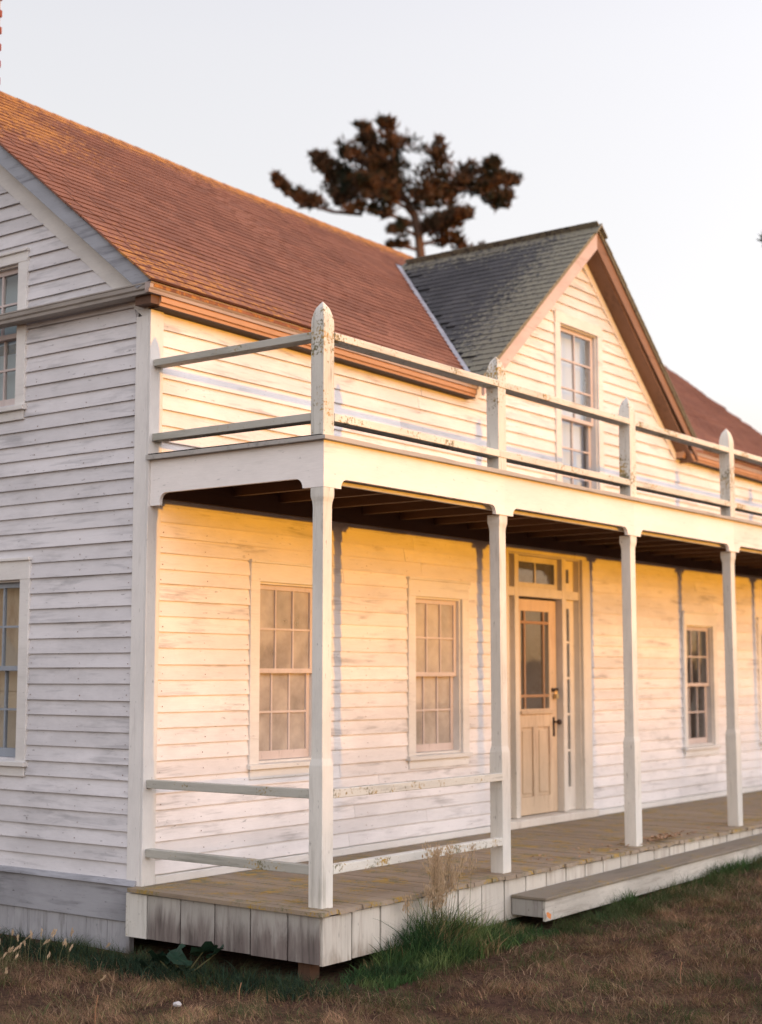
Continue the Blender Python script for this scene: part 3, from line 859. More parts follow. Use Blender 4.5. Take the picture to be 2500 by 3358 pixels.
# cornice along the front eave, in two runs either side of the wall gable
for xa, xb in ((-OV - .003, 3.86), (8.02, XR)):
    m = MB()
    for i, xs_ in enumerate(np.linspace(xa, xb, 12)[:-1]):
        pass
    prof = [(-.10, 3.915), (-.135, 3.915), (-.138, 3.935), (-.15, 3.945), (-.152, 3.972), (-.158, 3.975), (-.158, 3.984), (-.10, 3.984)]
    n = len(m.v)
    m.prism(prof, xa, xb, lambda y, z, x: sag(x, y, z))
    m.build('cornice', M['cornice'], house)
    m = MB()
    m.prism([(.0, 3.848), (-.105, 3.848), (-.108, 3.868), (-.122, 3.874), (-.124, 3.905), (-.118, 3.915), (.0, 3.915)], max(xa, -.024), xb, lambda y, z, x: sag(x, y, z))
    m.build('bed_moulding', M['bed'], house)
    m = MB(); m.prism([(-.002, 3.838), (-.108, 3.838), (-.108, 3.8475), (-.002, 3.8475)], max(xa, -.024), xb, lambda y, z, x: sag(x, y, z)); m.build('eave_shade_strip', M['eave_shade'], house)  # last strip is added to paint the shade band below the bed moulding
# cornice returning across the gable end
m = MB()
m.prism([(-.04, 3.915), (-.135, 3.915), (-.138, 3.935), (-.15, 3.945), (-.152, 3.972), (-.158, 3.975), (-.158, 3.984), (-.04, 3.984)], -.0995, 2 * RY + OV, lambda x, z, y: (x, y, z))
m.build('cornice', M['cornice_y'], house)
MB().box(-.10, -.024, -.10, .05, 3.855, 3.913).build('cornice_block', M['brown_y'], house)

# ---- chimney with its bricks
CX, CY = .314, 2.60
chim = MB().box(CX - .285, CX + .225, CY - .225, CY + .225, 5.9, 8.05).build('chimney', M['mortar'], house)
brick_me = {}
for nm, sx, sy in (('long', .2, .095), ('short', .095, .095)):
    o = MB().box(-sx / 2, sx / 2, -sy / 2, sy / 2, -.031, .031).build('brick', M['brick'], bevel=.006); brick_me[nm] = o.data; bpy.data.objects.remove(o)
for c in range(29):
    z = 6.0 + c * .072
    offs = 0 if c % 2 == 0 else .105
    for k in range(3):
        for face in ('s', 'e'):
            if face == 's':
                x = CX - .285 + .1 + k * .21 - offs * .5 + .03
                if x > CX + .2: continue
                o = bpy.data.objects.new('brick', brick_me['long']); link(o, chim); o.location = (x, CY - .19, z)
            else:
                y = CY - .19 + .1 + k * .21 - offs * .5
                if y > CY + .2: continue
                o = bpy.data.objects.new('brick', brick_me['long']); link(o, chim); o.rotation_euler = (0, 0, math.pi / 2); o.location = (CX + .19, y, z)
MB().box(CX - .33, CX + .265, CY - .27, CY + .27, 8.05, 8.15).build('chimney_cap', M['mortar'], chim, bevel=.01)

# ------------------------------------------------------------------ porch
porch = thing('porch', 'long timber porch with square posts and railed roof deck along the house front', 'porch', (0, 0, 0))
NP = 7
PX1 = BAY * (NP - 1) + .105
# floor boards run out from the wall
x = -.105
while x < PX1 + .1:
    w = random.uniform(.07, .085)
    e = random.uniform(-.010, .010)
    x1 = min(x + w, PX1 + .12)
    dz = random.uniform(-.0012, .0008); tip = random.uniform(-.004, .002)
    MB().hexa([(x, -PD - .09 + e, -.034 + tip), (x1 - .0016, -PD - .09 + e + random.uniform(-.006, .006), -.034 + tip), (x1 - .0016, -.031 if x > .02 else .02, -.026), (x, -.031 if x > .02 else .02, -.026),
               (x, -PD - .085 + e, -.008 + tip), (x1 - .0016, -PD - .085 + e, -.008 + tip), (x1 - .0016, -.031 if x > .02 else .02, dz), (x, -.031 if x > .02 else .02, dz)]).build('floor_board', M['deck'], porch)
    x += w
MB().box(-.05, PX1 + .05, -PD - .03, -.04, -.16, -.045).build('floor_frame', M['dark'], porch)
# skirt
x = -.075; i = 0
while x < PX1 + .05:
    w = .285
    MB().box(x, min(x + w - .014, PX1 + .08), -PD - .066 - random.uniform(0, .004), -PD - .044, -.312 - random.uniform(0, .008), -.04 - random.uniform(0, .004)).build('skirt_board', M['skirt'], porch)
    x += w
MB().box(-.05, PX1, -PD - .03, -PD - .02, -.31, -.17).build('skirt_gap_shade', M['dark'], porch)  # dark sheet added to paint shade into the gaps between skirt boards
y = .05
for wd in (.2, .295, .295, .295, .295, .25):
    y1 = y - wd
    MB().box(-.083 - random.uniform(0, .003), -.062, max(y1 + .012, -PD - .064), y, -.306 - random.uniform(0, .008), -.036).build('skirt_board', M['skirt_side'] if wd > .21 else M['porch_z'], porch)
    y = y1
MB().box(-.05, -.04, -PD - .02, .0, -.30, -.05).build('skirt_gap_shade', M['dark'], porch)
for fx in (0.0, 2.0, 4.0, 6.0):
    MB().box(fx, fx + .09, -PD + .09, -PD + .18, -.6, -.16).build('floor_pier', M['brown_z'], porch)
# dark earth under the porch stays shaded by the floor itself

def post_mesh():
    h = .053; q = .043
    prof = [(-.012, h), (.80, h), (.83, h - .001), (.87, q + .001), (.90, q), (2.40, q), (2.425, q + .002), (2.455, h - .001), (2.47, h), (2.515, h)]
    m = MB(); rings = []
    for z, r in prof:
        n = len(m.v); rings.append(n)
        m.v += [(-r, -r, z), (r, -r, z), (r, r, z), (-r, r, z)]
    for a, b in zip(rings[:-1], rings[1:]):
        for k in range(4): m.f.append((a + k, a + (k + 1) % 4, b + (k + 1) % 4, b + k))
    m.f.append((0, 3, 2, 1)); m.f.append(tuple(rings[-1] + k for k in range(4)))
    return m
def rail_post_mesh():
    h = .052
    prof = [(2.832, h), (3.535, h), (3.56, h - .001), (3.587, h - .005), (3.615, h - .012), (3.642, h - .021), (3.682, .004)]
    m = MB(); rings = []
    for z, r in prof:
        n = len(m.v); rings.append(n); m.v += [(-r, -r, z), (r, -r, z), (r, r, z), (-r, r, z)]
    for a, b in zip(rings[:-1], rings[1:]):
        for k in range(4): m.f.append((a + k, a + (k + 1) % 4, b + (k + 1) % 4, b + k))
    m.f.append((0, 3, 2, 1)); m.f.append(tuple(rings[-1] + k for k in range(4)))
    return m
po = post_mesh().build('post', M['porch_z'], porch, bevel=.003)
rp = rail_post_mesh().build('rail_post', M['rail_z'], porch, bevel=.003)
CYP = -PD + .053
for i in range(NP):
    for src in (po, rp):
        o = src if i == 0 else src.copy()
        if i: COL.objects.link(o); o.parent = porch
        o.location = (i * BAY + .053, CYP, 0)
        o.rotation_euler = (random.uniform(-.002, .002), random.uniform(-.002, .002), 0)

# fascia beams with coved brackets over the posts
ZB, ZF, ZT = 2.515, 2.577, 2.802
def cove(x, sgn, r=.058, n=6):
    """points from bracket bottom to the beam underside"""
    pts = []
    for k in range(n + 1):
        t = math.pi / 2 * k / n
        pts.append((x + sgn * (r * (1 - math.cos(t))), ZB + .006 + (ZF - ZB - .006) * math.sin(t)))
    return pts
for i in range(NP - 1):
    xa, xb = i * BAY + (0 if i == 0 else .053), (i + 1) * BAY + (.106 if i == NP - 2 else .053)
    la = i * BAY + .168; lb = (i + 1) * BAY - .062
    poly = [(xa, ZB), (la, ZB)] + cove(la, 1) + cove(lb, -1)[::-1] + [(lb, ZB), (xb, ZB), (xb, ZT), (xa, ZT)]
    f = MB().prism(poly, -PD - .004, -PD + .026, lambda a, z, d: (a, d, z))
    f.build('fascia_board', M['fascia_x'], porch)
poly = [(-PD - .003, ZB), (-PD + .165, ZB)] + [(y_, z_) for y_, z_ in cove(-PD + .165, 1)] + cove(-.115, -1)[::-1] + [(-.115, ZB - .02), (-.027, ZB - .02), (-.027, ZT), (-PD - .003, ZT)]
MB().prism(poly, -.004, .022, lambda a, z, d: (d, a, z)).build('fascia_board', M['fascia_y'], porch)
MB().box(.03, PX1 - .02, -PD + .075, -PD + .10, 2.553, 2.78).build('beam', M['porch_x'], porch)
MB().box(.05, PX1 - .02, -.05, -.02, 2.552, 2.78).build('ledger', M['brown_x'], porch)
x = .28
while x < PX1:
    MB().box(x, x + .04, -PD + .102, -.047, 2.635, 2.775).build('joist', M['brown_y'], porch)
    x += .503
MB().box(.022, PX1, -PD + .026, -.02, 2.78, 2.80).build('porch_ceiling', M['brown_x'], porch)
# roof deck with its thin edge
rdm = MB()
n = 60
xs_ = np.linspace(-.045, PX1 + .05, n)
for a, b in zip(xs_[:-1], xs_[1:]):
    za, zb = .003 * math.sin(a * 7.3) + .002 * math.sin(a * 17), .003 * math.sin(b * 7.3) + .002 * math.sin(b * 17)
    rdm.hexa([(a, -PD - .045, 2.803), (b, -PD - .045, 2.803), (b, -.018, 2.803), (a, -.018, 2.803), (a, -PD - .045, 2.829 + za), (b, -PD - .045, 2.829 + zb), (b, -.018, 2.836 + zb), (a, -.018, 2.836 + za)])
rdm.build('deck_edge', M['cap_edge'], porch)
MB().hexa([(-.03, -PD + .0, 2.8345), (PX1 + .03, -PD, 2.8345), (PX1 + .03, -.02, 2.8425), (-.03, -.02, 2.8425), (-.03, -PD, 2.836), (PX1 + .03, -PD, 2.836), (PX1 + .03, -.02, 2.844), (-.03, -.02, 2.844)]).build('roof_deck', M['felt'], porch)
# rails: roof deck (all bays and the side), ground level (first bay and the side)
RY0, RY1 = -PD + .002, -PD + .112
def rail(m_, x0, x1, y0, y1, z0, z1, ax, mat, label=None):
    dz = random.uniform(-.004, .004)
    o = MB().hexa([(x0, y0, z0), (x1, y0, z0 + (dz if ax == 'x' else 0)), (x1, y1, z0 + dz), (x0, y1, z0 + (dz if ax == 'y' else 0)), (x0, y0, z1), (x1, y0, z1 + (dz if ax == 'x' else 0)), (x1, y1, z1 + dz), (x0, y1, z1 + (dz if ax == 'y' else 0))]).build('rail', mat, porch, bevel=.003)
    return o
for i in range(NP - 1):
    xa, xb = i * BAY + (.107 if i == 0 else .001), (i + 1) * BAY - .0005
    for z0, z1 in ((3.445, 3.492), (2.932, 2.982)):
        rail(porch, xa, xb, RY0 - .004, RY1, z0, z1, 'x', M['rail_x'])
for z0, z1 in ((3.445, 3.492), (2.932, 2.982)):
    rail(porch, .004, .10, -PD + .107, -.028, z0, z1, 'y', M['rail_y'])
for z0, z1 in ((.632, .686), (.183, .238)):
    rail(porch, .107, BAY - .0005, -PD - .003, -PD + .06, z0, z1, 'x', M['rail_x'])
    rail(porch, .003, .06, -PD + .107, -.028, z0, z1, 'y', M['rail_y'])

# ------------------------------------------------------------------ step
step = thing('porch_step', 'long low box step with mossy tread in front of the porch skirt', 'step', (2.0, -1.74, -.3))
def stp(m, name, mat, **k):
    return m.build(name, mat, step, lambda x, y, z: (x - 2.0, y + 1.74, z + .3), **k)
SY0, SY1 = -1.862, -1.595
def stz(x): return .0125 * (x - 2.0)
def sbox(x0, x1, y0, y1, z0, z1):
    return MB().hexa([(x0, y0, z0 + stz(x0)), (x1, y0, z0 + stz(x1)), (x1, y1, z0 + stz(x1)), (x0, y1, z0 + stz(x0)), (x0, y0, z1 + stz(x0)), (x1, y0, z1 + stz(x1)), (x1, y1, z1 + stz(x1)), (x0, y1, z1 + stz(x0))])
for a, b in ((1.985, 5.2), (5.204, 8.4)):
    stp(sbox(a, b, SY0 - .012, SY1, -.165, -.145), 'tread', M['step_tread'], bevel=.003)
    stp(sbox(a + (.0 if a > 3 else .012), b, SY0, SY0 + .022, -.305, -.166), 'riser', M['riser'], bevel=.003)
stp(sbox(1.995, 2.017, SY0 + .023, SY1, -.28, -.166), 'end_board', M['skirt_side'], bevel=.003)

# ------------------------------------------------------------------ dead leaves, small bits on the deck
lf = MB()
for k in range(170):
    if k < 130: x, y, z = 4.35 + abs(random.gauss(0, .45)), -PD + .03 + random.uniform(-.04, .10), .004 + random.uniform(0, .02)
    else: x, y, z = random.uniform(2.6, 4.2), -PD + random.uniform(-.03, .3), .002
    s = random.uniform(.012, .03); t = random.uniform(0, 6.28); n = len(lf.v)
    lf.v += [(x + s * math.cos(t), y + s * math.sin(t), z + random.uniform(0, .015)), (x - s * .5 * math.sin(t), y + s * .5 * math.cos(t), z + random.uniform(0, .02)), (x - s * math.cos(t), y - s * math.sin(t), z), (x + s * .5 * math.sin(t), y - s * .5 * math.cos(t), z + random.uniform(0, .01))]
    lf.f.append((n, n + 1, n + 2, n + 3))
o = lf.build('dead_leaves', NB('dry_leaf').done((0.36, 0.22, 0.13), .8)); tag(o, 'dry brown leaves gathered on the deck edge beside the third post', 'leaves', 'stuff')

# ------------------------------------------------------------------ grass
Rv = Vector((math.sin(YAW), -math.cos(YAW), 0)); Uv = Rv.cross(FWD)
RvN, UvN, FwN, CpN = map(np.array, (Rv, Uv, FWD, CAMP))
def in_view(P, mu=1400, mv=1850):
    d = P - CpN; w = d @ FwN
    return (w > .5) & (np.abs(4894.4 * (d @ RvN) / w) < mu) & (np.abs(4894.4 * (d @ UvN) / w) < mv)
def vnoise(x, y, s, seed):
    """cheap smooth value noise on arrays"""
    x = x * s + seed * 13.7; y = y * s + seed * 7.3
    xi = np.floor(x).astype(int); yi = np.floor(y).astype(int); fx = x - xi; fy = y - yi
    fx = fx * fx * (3 - 2 * fx); fy = fy * fy * (3 - 2 * fy)
    def hsh(a, b): 
        h = np.sin(a * 127.1 + b * 311.7 + seed * 74.7) * 43758.5453
        return h - np.floor(h)
    return (hsh(xi, yi) * (1 - fx) + hsh(xi + 1, yi) * fx) * (1 - fy) + (hsh(xi, yi + 1) * (1 - fx) + hsh(xi + 1, yi + 1) * fx) * fy
def gz_arr(x, y):
    return np.array([ground_z(a, b) for a, b in zip(x, y)])
def blades(name, P, H, Wd, lean, leandir, colr, segs=3):
    """tapered bent blades as one mesh with a colour attribute"""
    n = len(P)
    th = rng.uniform(0, 2 * np.pi, n)
    side = np.stack([np.cos(th), np.sin(th), np.zeros(n)], 1) * Wd[:, None] * .5
    ld = np.stack([np.cos(leandir), np.sin(leandir), np.zeros(n)], 1)
    vs = []
    for k in range(segs + 1):
        t = k / segs
        c = P + ld * (lean * t * t)[:, None]; c[:, 2] += H * (t - .25 * t * t * np.minimum(lean / np.maximum(H, .01), 1.5))
        w = (1 - t) ** .8 if k < segs else 0
        if k < segs: vs += [c - side * w, c + side * w]
        else: vs += [c]
    V = np.stack(vs, 1).reshape(-1, 3); nv = 2 * segs + 1
    base = np.arange(n) * nv; F = []
    for k in range(segs - 1):
        a = base + 2 * k
        F.append(np.stack([a, a + 1, a + 3], 1)); F.append(np.stack([a, a + 3, a + 2], 1))
    a = base + 2 * (segs - 1); F.append(np.stack([a, a + 1, a + 2], 1))
    F = np.concatenate(F).astype(np.int32)
    me = bpy.data.meshes.new(name)
    me.vertices.add(len(V)); me.vertices.foreach_set('co', V.astype(np.float32).ravel())
    me.loops.add(F.size); me.loops.foreach_set('vertex_index', F.ravel())
    me.polygons.add(len(F)); me.polygons.foreach_set('loop_start', np.arange(0, F.size, 3, dtype=np.int32)); me.polygons.foreach_set('loop_total', np.full(len(F), 3, dtype=np.int32))
    at = me.color_attributes.new('blade_colour', 'FLOAT_COLOR', 'POINT')
    at.data.foreach_set('color', np.repeat(np.concatenate([colr, np.ones((n, 1))], 1), nv, 0).astype(np.float32).ravel())
    me.update(); me.validate()
    me.materials.append(M['blade'])
    return link(bpy.data.objects.new(name, me))
def bladem():
    b = NB('grass_blade')
    at = b.new('ShaderNodeAttribute'); at.attribute_name = 'blade_colour'
    m_ = b.done(at.outputs['Color'], .75, None, .12)
    tl = b.new('ShaderNodeBsdfTranslucent'); b.link(at.outputs['Color'], tl.inputs[0])
    mx = b.new('ShaderNodeMixShader'); mx.inputs[0].default_value = .25
    b.link(b.p.outputs[0], mx.inputs[1]); b.link(tl.outputs[0], mx.inputs[2]); b.link(mx.outputs[0], b.out.inputs[0])
    return m_
M['blade'] = bladem()
def scatter(n, x0, x1, y0, y1):
    x = rng.uniform(x0, x1, n); y = rng.uniform(y0, y1, n)
    P = np.stack([x, y, np.full(n, -.4)], 1)
    k = in_view(P)
    return x[k], y[k]
def under_build(x, y): return ((x > -.1) & (y > -PD - .075)) | ((x > -.03) & (y > 0)) | ((x > 1.98) & (y > -1.87) & (y < -1.5))
x, y = scatter(1000000, -3.2, 9.0, -5.2, 2.2)
k = ~under_build(x, y); x, y = x[k], y[k]
d_front = np.maximum(-PD - .07 - y, 0) + np.where(x < -.1, 9, 0)
d_step = np.where(x > 2.0, np.maximum(SY0 - y, 0), 9)
d_side = np.where(x <= -.08, np.maximum(-.05 - x, 0) + np.maximum(-1.75 - y, 0) * 1.5, 9)
dh = np.minimum(np.minimum(d_front, d_step), d_side)
green = np.clip(1.15 - (dh + .35 * (vnoise(x, y, 2.2, 1) - .5)) / .42, 0, 1)
patch = vnoise(x, y, 1.4, 2) * .6 + vnoise(x, y, 4.5, 3) * .4
tuft = vnoise(x, y, 5.5, 5) * .5 + vnoise(x, y, 13, 6) * .3 + vnoise(x, y, 30, 16) * .2          # the sward grows in small matted tufts
keep = rng.uniform(0, 1, len(x)) < np.clip(.30 + 2.6 * (tuft - .40) + .5 * (patch - .4), .20, 1)
tuft = tuft[keep]
x, y, green, patch, dh = (q[keep] for q in (x, y, green, patch, dh))
isg = (rng.uniform(0, 1, len(x)) < green) | (rng.uniform(0, 1, len(x)) < .5 * np.clip((vnoise(x, y, 3, 9) - .6) * 5, 0, 1))
n = len(x)
P = np.stack([x, y, gz_arr(x, y) - .004], 1)
dry = .86 * np.array([.21, .12, .074]) * (1 - patch[:, None]) * 1.15 + .86 * np.array([.25, .158, .09]) * patch[:, None]
big = vnoise(x, y, .8, 21)[:, None]
dry = dry * rng.uniform(.4, 1.5, (n, 1)) * (.38 + 1.2 * big) * (.35 + 1.35 * tuft[:, None]); dry[rng.uniform(0, 1, n) < .09] *= 2.1
dry[rng.uniform(0, 1, n) < .14] *= np.array([.75, 1.2, .75])
grn = np.array([.062, .088, .036]) * rng.uniform(.5, 1.5, (n, 1)) + np.array([.02, .01, 0]) * rng.uniform(0, 1, (n, 1))
mixg = np.clip(1 - dh / .5, 0, 1)[:, None]
colr = np.where(isg[:, None], grn, dry * (1 - .25 * mixg))
H = rng.uniform(.015, .068, n) * (0.30 + 1.4 * tuft) * np.where(isg, 1.4 + 1.0 * np.clip(1 - dh / .4, 0, 1), 1)
o = blades('lawn_grass', P, H, rng.uniform(.0018, .0036, n), H * rng.uniform(.3, 1.9, n), 6.28 * vnoise(x, y, 6, 8) + rng.normal(0, .9, n), np.clip(colr, 0, 1), 2)
tag(o, 'short dry brown lawn with patches of green near the porch', 'grass', 'stuff')

x, y = scatter(60000, -3.2, 7.0, -5.2, 1.6)
k = (~under_build(x, y)) & (rng.uniform(0, 1, len(x)) < np.clip((vnoise(x, y, 2.6, 31) - .35) * 2.2, .05, 1))
x, y = x[k], y[k]; n = len(x)
st_c = np.array([.29, .195, .12]) * rng.uniform(.5, 1.5, (n, 1)); gk = rng.uniform(0, 1, n) < .22
st_c[gk] = np.array([.10, .13, .05]) * rng.uniform(.6, 1.4, (gk.sum(), 1))
H = rng.uniform(.035, .10, n)
o = blades('straw_grass', np.stack([x, y, gz_arr(x, y)], 1), H, rng.uniform(.0028, .0052, n), H * rng.uniform(.4, 2.2, n), rng.uniform(0, 6.28, n), np.clip(st_c, 0, 1), 3)
tag(o, 'longer pale straws scattered through the short lawn', 'grass', 'stuff')

def clump(name, label, spots, cat='grass', kind=None, group=None):
    """spots: (x, y, spread, count, height, colour, lean)"""
    Ps, Hs, Ws, Ls, Ds, Cs = [], [], [], [], [], []
    for (cx, cy, sp, cn, hh, cc, ln) in spots:
        px = cx + rng.normal(0, sp, cn); py = cy + rng.normal(0, sp * .6, cn)
        ok = ~under_build(px, py); px, py = px[ok], py[ok]; cn = len(px)
        h_ = hh * rng.uniform(.45, 1.1, cn)
        Ps.append(np.stack([px, py, gz_arr(px, py) - .01], 1)); Hs.append(h_); Ws.append(rng.uniform(.0045, .0115, cn))
        Ls.append(h_ * rng.uniform(.1, .9, cn) * ln); Ds.append(rng.uniform(0, 6.28, cn)); Cs.append(np.array(cc) * rng.uniform(.5, 1.5, (cn, 1)))
    return blades(name, np.concatenate(Ps), np.concatenate(Hs), np.concatenate(Ws), np.concatenate(Ls), np.concatenate(Ds), np.clip(np.concatenate(Cs), 0, 1), 4)
G4 = (.15, .20, .07)
G1, G2, G3, GD = (.055, .11, .035), (.036, .078, .032), (.09, .135, .042), (.24, .17, .085)
fr = []
for cx in np.arange(.10, 2.0, .06):
    hh = .13 + .30 * math.exp(-((cx - .95) / .40) ** 2)
    for q in range(3):
        cy = -1.64 - q * .11 - random.uniform(0, .08)
        fr.append((cx, cy, .05, 85, hh * random.uniform(.7, 1.15) * (1, .8, .5)[q], random.choice((G1, G2, G3, G1, G4, G2, GD)), 1.1))
o = clump('grass_fringe', '', fr); tag(o, 'shaggy green grass growing up the front skirt boards', 'grass', 'stuff')
fr = [(cx, -1.90 - random.uniform(0, .07), .07, random.choice((12, 30, 45)), random.choice((.04, .06, .10, .04)), random.choice((G1, G2, GD)), 1.2) for cx in np.arange(2.0, 7.2, .07)]
fr += [(cx, -1.91, .05, 90, .15, G1, 1.1) for cx in (3.08, 3.15, 4.75, 4.9, 5.05, 5.2)]
o = clump('grass_fringe', '', fr); tag(o, 'low green grass along the foot of the long step', 'grass', 'stuff')
fr = []
for cy in np.arange(-1.75, 2.0, .07):
    fr.append((-.20 - random.uniform(0, .22), cy, .08, 75, random.uniform(.07, .15), (.028, .05, .03), 1.1))
o = clump('grass_fringe', '', fr); tag(o, 'dark green grass in the shade below the side boards', 'grass', 'stuff')

def seed_heads(m, base, tip, k, s):
    b_, t_ = Vector(base), Vector(tip)
    ax = (t_ - b_).normalized()
    for i in range(k):
        p = b_.lerp(t_, random.uniform(.55, 1.05)) + Vector((random.gauss(0, s), random.gauss(0, s), random.gauss(0, s * .6)))
        r = random.uniform(.004, .009); n = len(m.v)
        a = Vector((random.uniform(-1, 1), random.uniform(-1, 1), random.uniform(-1, 1))).normalized(); b2 = ax.cross(a).normalized()
        m.v += [tuple(p - ax * r * 1.8), tuple(p + a * r * .7), tuple(p + ax * r * 1.8), tuple(p + b2 * r * .7)]
        m.f += [(n, n + 1, n + 2), (n, n + 2, n + 3)]
STRAW = NB('straw_coloured_seed_head').done((.50, .37, .235), .8)
STALK = NB('green_brown_stalk').done((.16, .15, .07), .8)
def tall_grass(name, label, cx, cy, nst, hh, sp, green_n, gh):
    z0 = ground_z(cx, cy)
    t = thing(name, label, 'grass clump', (cx, cy, z0))
    st, sh = MB(), MB()
    for i in range(nst):
        bx, by = random.gauss(0, sp), random.gauss(0, sp * .5)
        if cy + by > -PD - .09: by = -.03
        dx, dy = random.gauss(0, .06), random.gauss(-.03, .03); h_ = hh * random.uniform(.6, 1.05)
        pts = [(bx, by, 0), (bx + dx * .4, by + dy * .4, h_ * .5), (bx + dx, by + dy, h_)]
        st.tube(pts, [.0018, .0014, .001], 4, False)
        seed_heads(sh, pts[1], pts[2], 90, .016)
    st.build('stalk', STALK, t); s = sh.build('seed_head', STRAW, t); s['kind'] = 'stuff'
    return t
tall_grass('tall_grass', 'tall tuft of straw seed heads rising above green grass at the porch skirt', .93, -1.70, 26, .66, .10, 0, 0)

# weeds by the gable foot: dry seed stalks leaning
t = thing('seed_grass', 'loose stand of dry nodding seed stalks at the far left of the lawn', 'grass clump', (-.75, .55, ground_z(-.75, .55)))
st, sh = MB(), MB()
for i in range(60):
    bx, by = random.gauss(0, .28), random.gauss(0, .40); h_ = random.uniform(.10, .24)
    dx, dy = random.uniform(-.02, .07), random.uniform(-.08, .02)
    pts = [(bx, by, 0), (bx + dx * .3, by + dy * .3, h_ * .6), (bx + dx, by + dy, h_)]
    st.tube(pts, [.0015, .0012, .001], 4, False); seed_heads(sh, Vector(pts[1]).lerp(Vector(pts[2]), .1), pts[2], 14, .0035)
st.build('stalk', STALK, t); sh.build('seed_head', STRAW, t)['kind'] = 'stuff'
# single dry stalks standing on the open lawn
for (sx, sy, hh, lab) in ((-1.54, -1.26, .17, 'reddish bare stalk nearest the bottom left of the lawn'), (1.12, -3.28, .13, 'lone dry stalk with pale tip on the right lawn'), (-.58, -1.39, .10, 'short dry stalk in the lawn below the porch corner')):
    z0 = ground_z(sx, sy)
    m = MB().tube([(0, 0, 0), (.004, .002, hh * .6), (.014, -.004, hh)], [.0028, .0024, .003], 5)
    o = m.build('dry_stalk', NB('reddish_stalk').done((.34, .17, .09), .8)); o.location = (sx, sy, z0)
    tag(o, lab, 'stalk')
# pale stone in the lawn
m = MB()
bm = bmesh.new(); bmesh.ops.create_icosphere(bm, subdivisions=2, radius=.022)
for v in bm.verts: v.co = Vector((v.co.x * 1.2, v.co.y, v.co.z * .7)) * (1 + .25 * noise.noise(v.co * 60))
me = bpy.data.meshes.new('stone'); bm.to_mesh(me); bm.free(); me.materials.append(NB('pale_stone').done((.55, .52, .5), .8))
o = link(bpy.data.objects.new('stone', me)); o.location = (-.876, -1.199, ground_z(-.876, -1.199) + .012); tag(o, 'small pale stone lying in the dry lawn', 'stone')
# orange fallen leaf at the corner of the step
m = MB(); m.v = [(0, 0, .05), (.03, -.01, .03), (.01, -.015, 0), (-.022, -.008, .02), (-.02, .0, .045)]; m.f = [(0, 1, 2), (0, 2, 3), (0, 3, 4)]
o = m.build('fallen_leaf', NB('orange_leaf').done((.55, .2, .06), .7)); o.location = (1.99, -1.885, -.285); tag(o, 'curled orange leaf caught at the near corner of the step', 'leaf')

# broad-leaved weed under the porch edge
burdock = thing('broad_leaf_weed', 'dark green broad leaved weed under the side edge of the porch', 'plant', (-.30, -.60, ground_z(-.3, -.6)))
def leafm():
    b = NB('dark_broad_leaf'); v = b.coords()
    c = b.mix(b.noise(v, 14, 4), (.012, .035, .022), (.022, .052, .03))
    return b.done(c, .55, b.bump(b.noise(v, 30, 3), .5, .006), .2)
LM = leafm()
for (lx, ly, lz, s, rz_, tilt, roll) in ((-.02, .10, .10, .10, .4, .5, .3), (.03, .02, .13, .085, 2.0, .6, -.4), (-.03, -.06, .12, .09, -1.0, .45, .2), (-.06, -.30, .20, .10, .2, .35, -.5), (-.01, -.36, .19, .065, 2.6, .5, .4), (.01, -.10, .05, .07, 1.2, .2, .1), (-.02, .22, .05, .08, -.5, .45, -.2), (.06, .17, .09, .07, 1.5, .6, .2)):
    m = MB(); N = 16
    rings = [(0, [(0, 0, 0)])]
    m.v.append((0, 0, -.012))
    for r in (.5, 1.0):
        for k in range(N):
            a = 2 * math.pi * k / N
            rr = s * r * (1 + .10 * math.cos(5 * a + lx * 40) * r) * (1 - .45 * r * math.exp(-((a - math.pi) / .35) ** 2))
            m.v.append((rr * math.cos(a), rr * .85 * math.sin(a), .012 * r * math.sin(5 * a) + .03 * s * 10 * r * r * .15))
    for k in range(N):
        k2 = (k + 1) % N
        m.f.append((0, 1 + k, 1 + k2)); m.f.append((1 + k, 1 + N + k, 1 + N + k2, 1 + k2))
    rot = Matrix.Translation((lx, ly, lz)) @ Matrix.Rotation(rz_, 4, 'Z') @ Matrix.Rotation(tilt, 4, 'Y') @ Matrix.Rotation(roll, 4, 'X')
    o = m.build('leaf', LM, burdock, lambda x, y, z: tuple(rot @ Vector((x, y, z))), smooth=True)
    MB().tube([(0.02, -.05, -.02), (lx * .6, ly * .7 - .01, lz * .6), (lx, ly, lz - .01)], [.006, .004, .003], 5).build('stem', STALK, burdock)

# ------------------------------------------------------------------ trees
def barkm():
    b = NB('rough_pine_bark'); v = b.coords(False)
    n1 = b.noise(b.scale(v, (12, 12, 3)), 1, 6, .7)
    return b.done(b.mix(n1, (.06, .04, .03), (.2, .12, .085)), .9, b.bump(n1, .8, .03), .1)
M['bark'] = barkm()
def needlem(name, a, c):
    b = NB(name); g = b.new('ShaderNodeNewGeometry')
    n1 = b.noise(g.outputs['Position'], 2.2, 4, .6); n2 = b.noise(g.outputs['Position'], 11, 2, .6)
    cc = b.mix(b.step(b.math('ADD', b.math('MULTIPLY', n1, .6), b.math('MULTIPLY', n2, .4)), .38, .62), a, c)
    m_ = b.done(cc, .7, None, .15); return m_
M['needle'] = needlem('pine_needles_painted_sun', (.018, .027, .017), (.17, .085, .045))  # brown second colour paints warm sunlit patches into the dark foliage
M['leafgreen'] = needlem('dark_broadleaf_foliage', (.02, .04, .015), (.05, .085, .03))
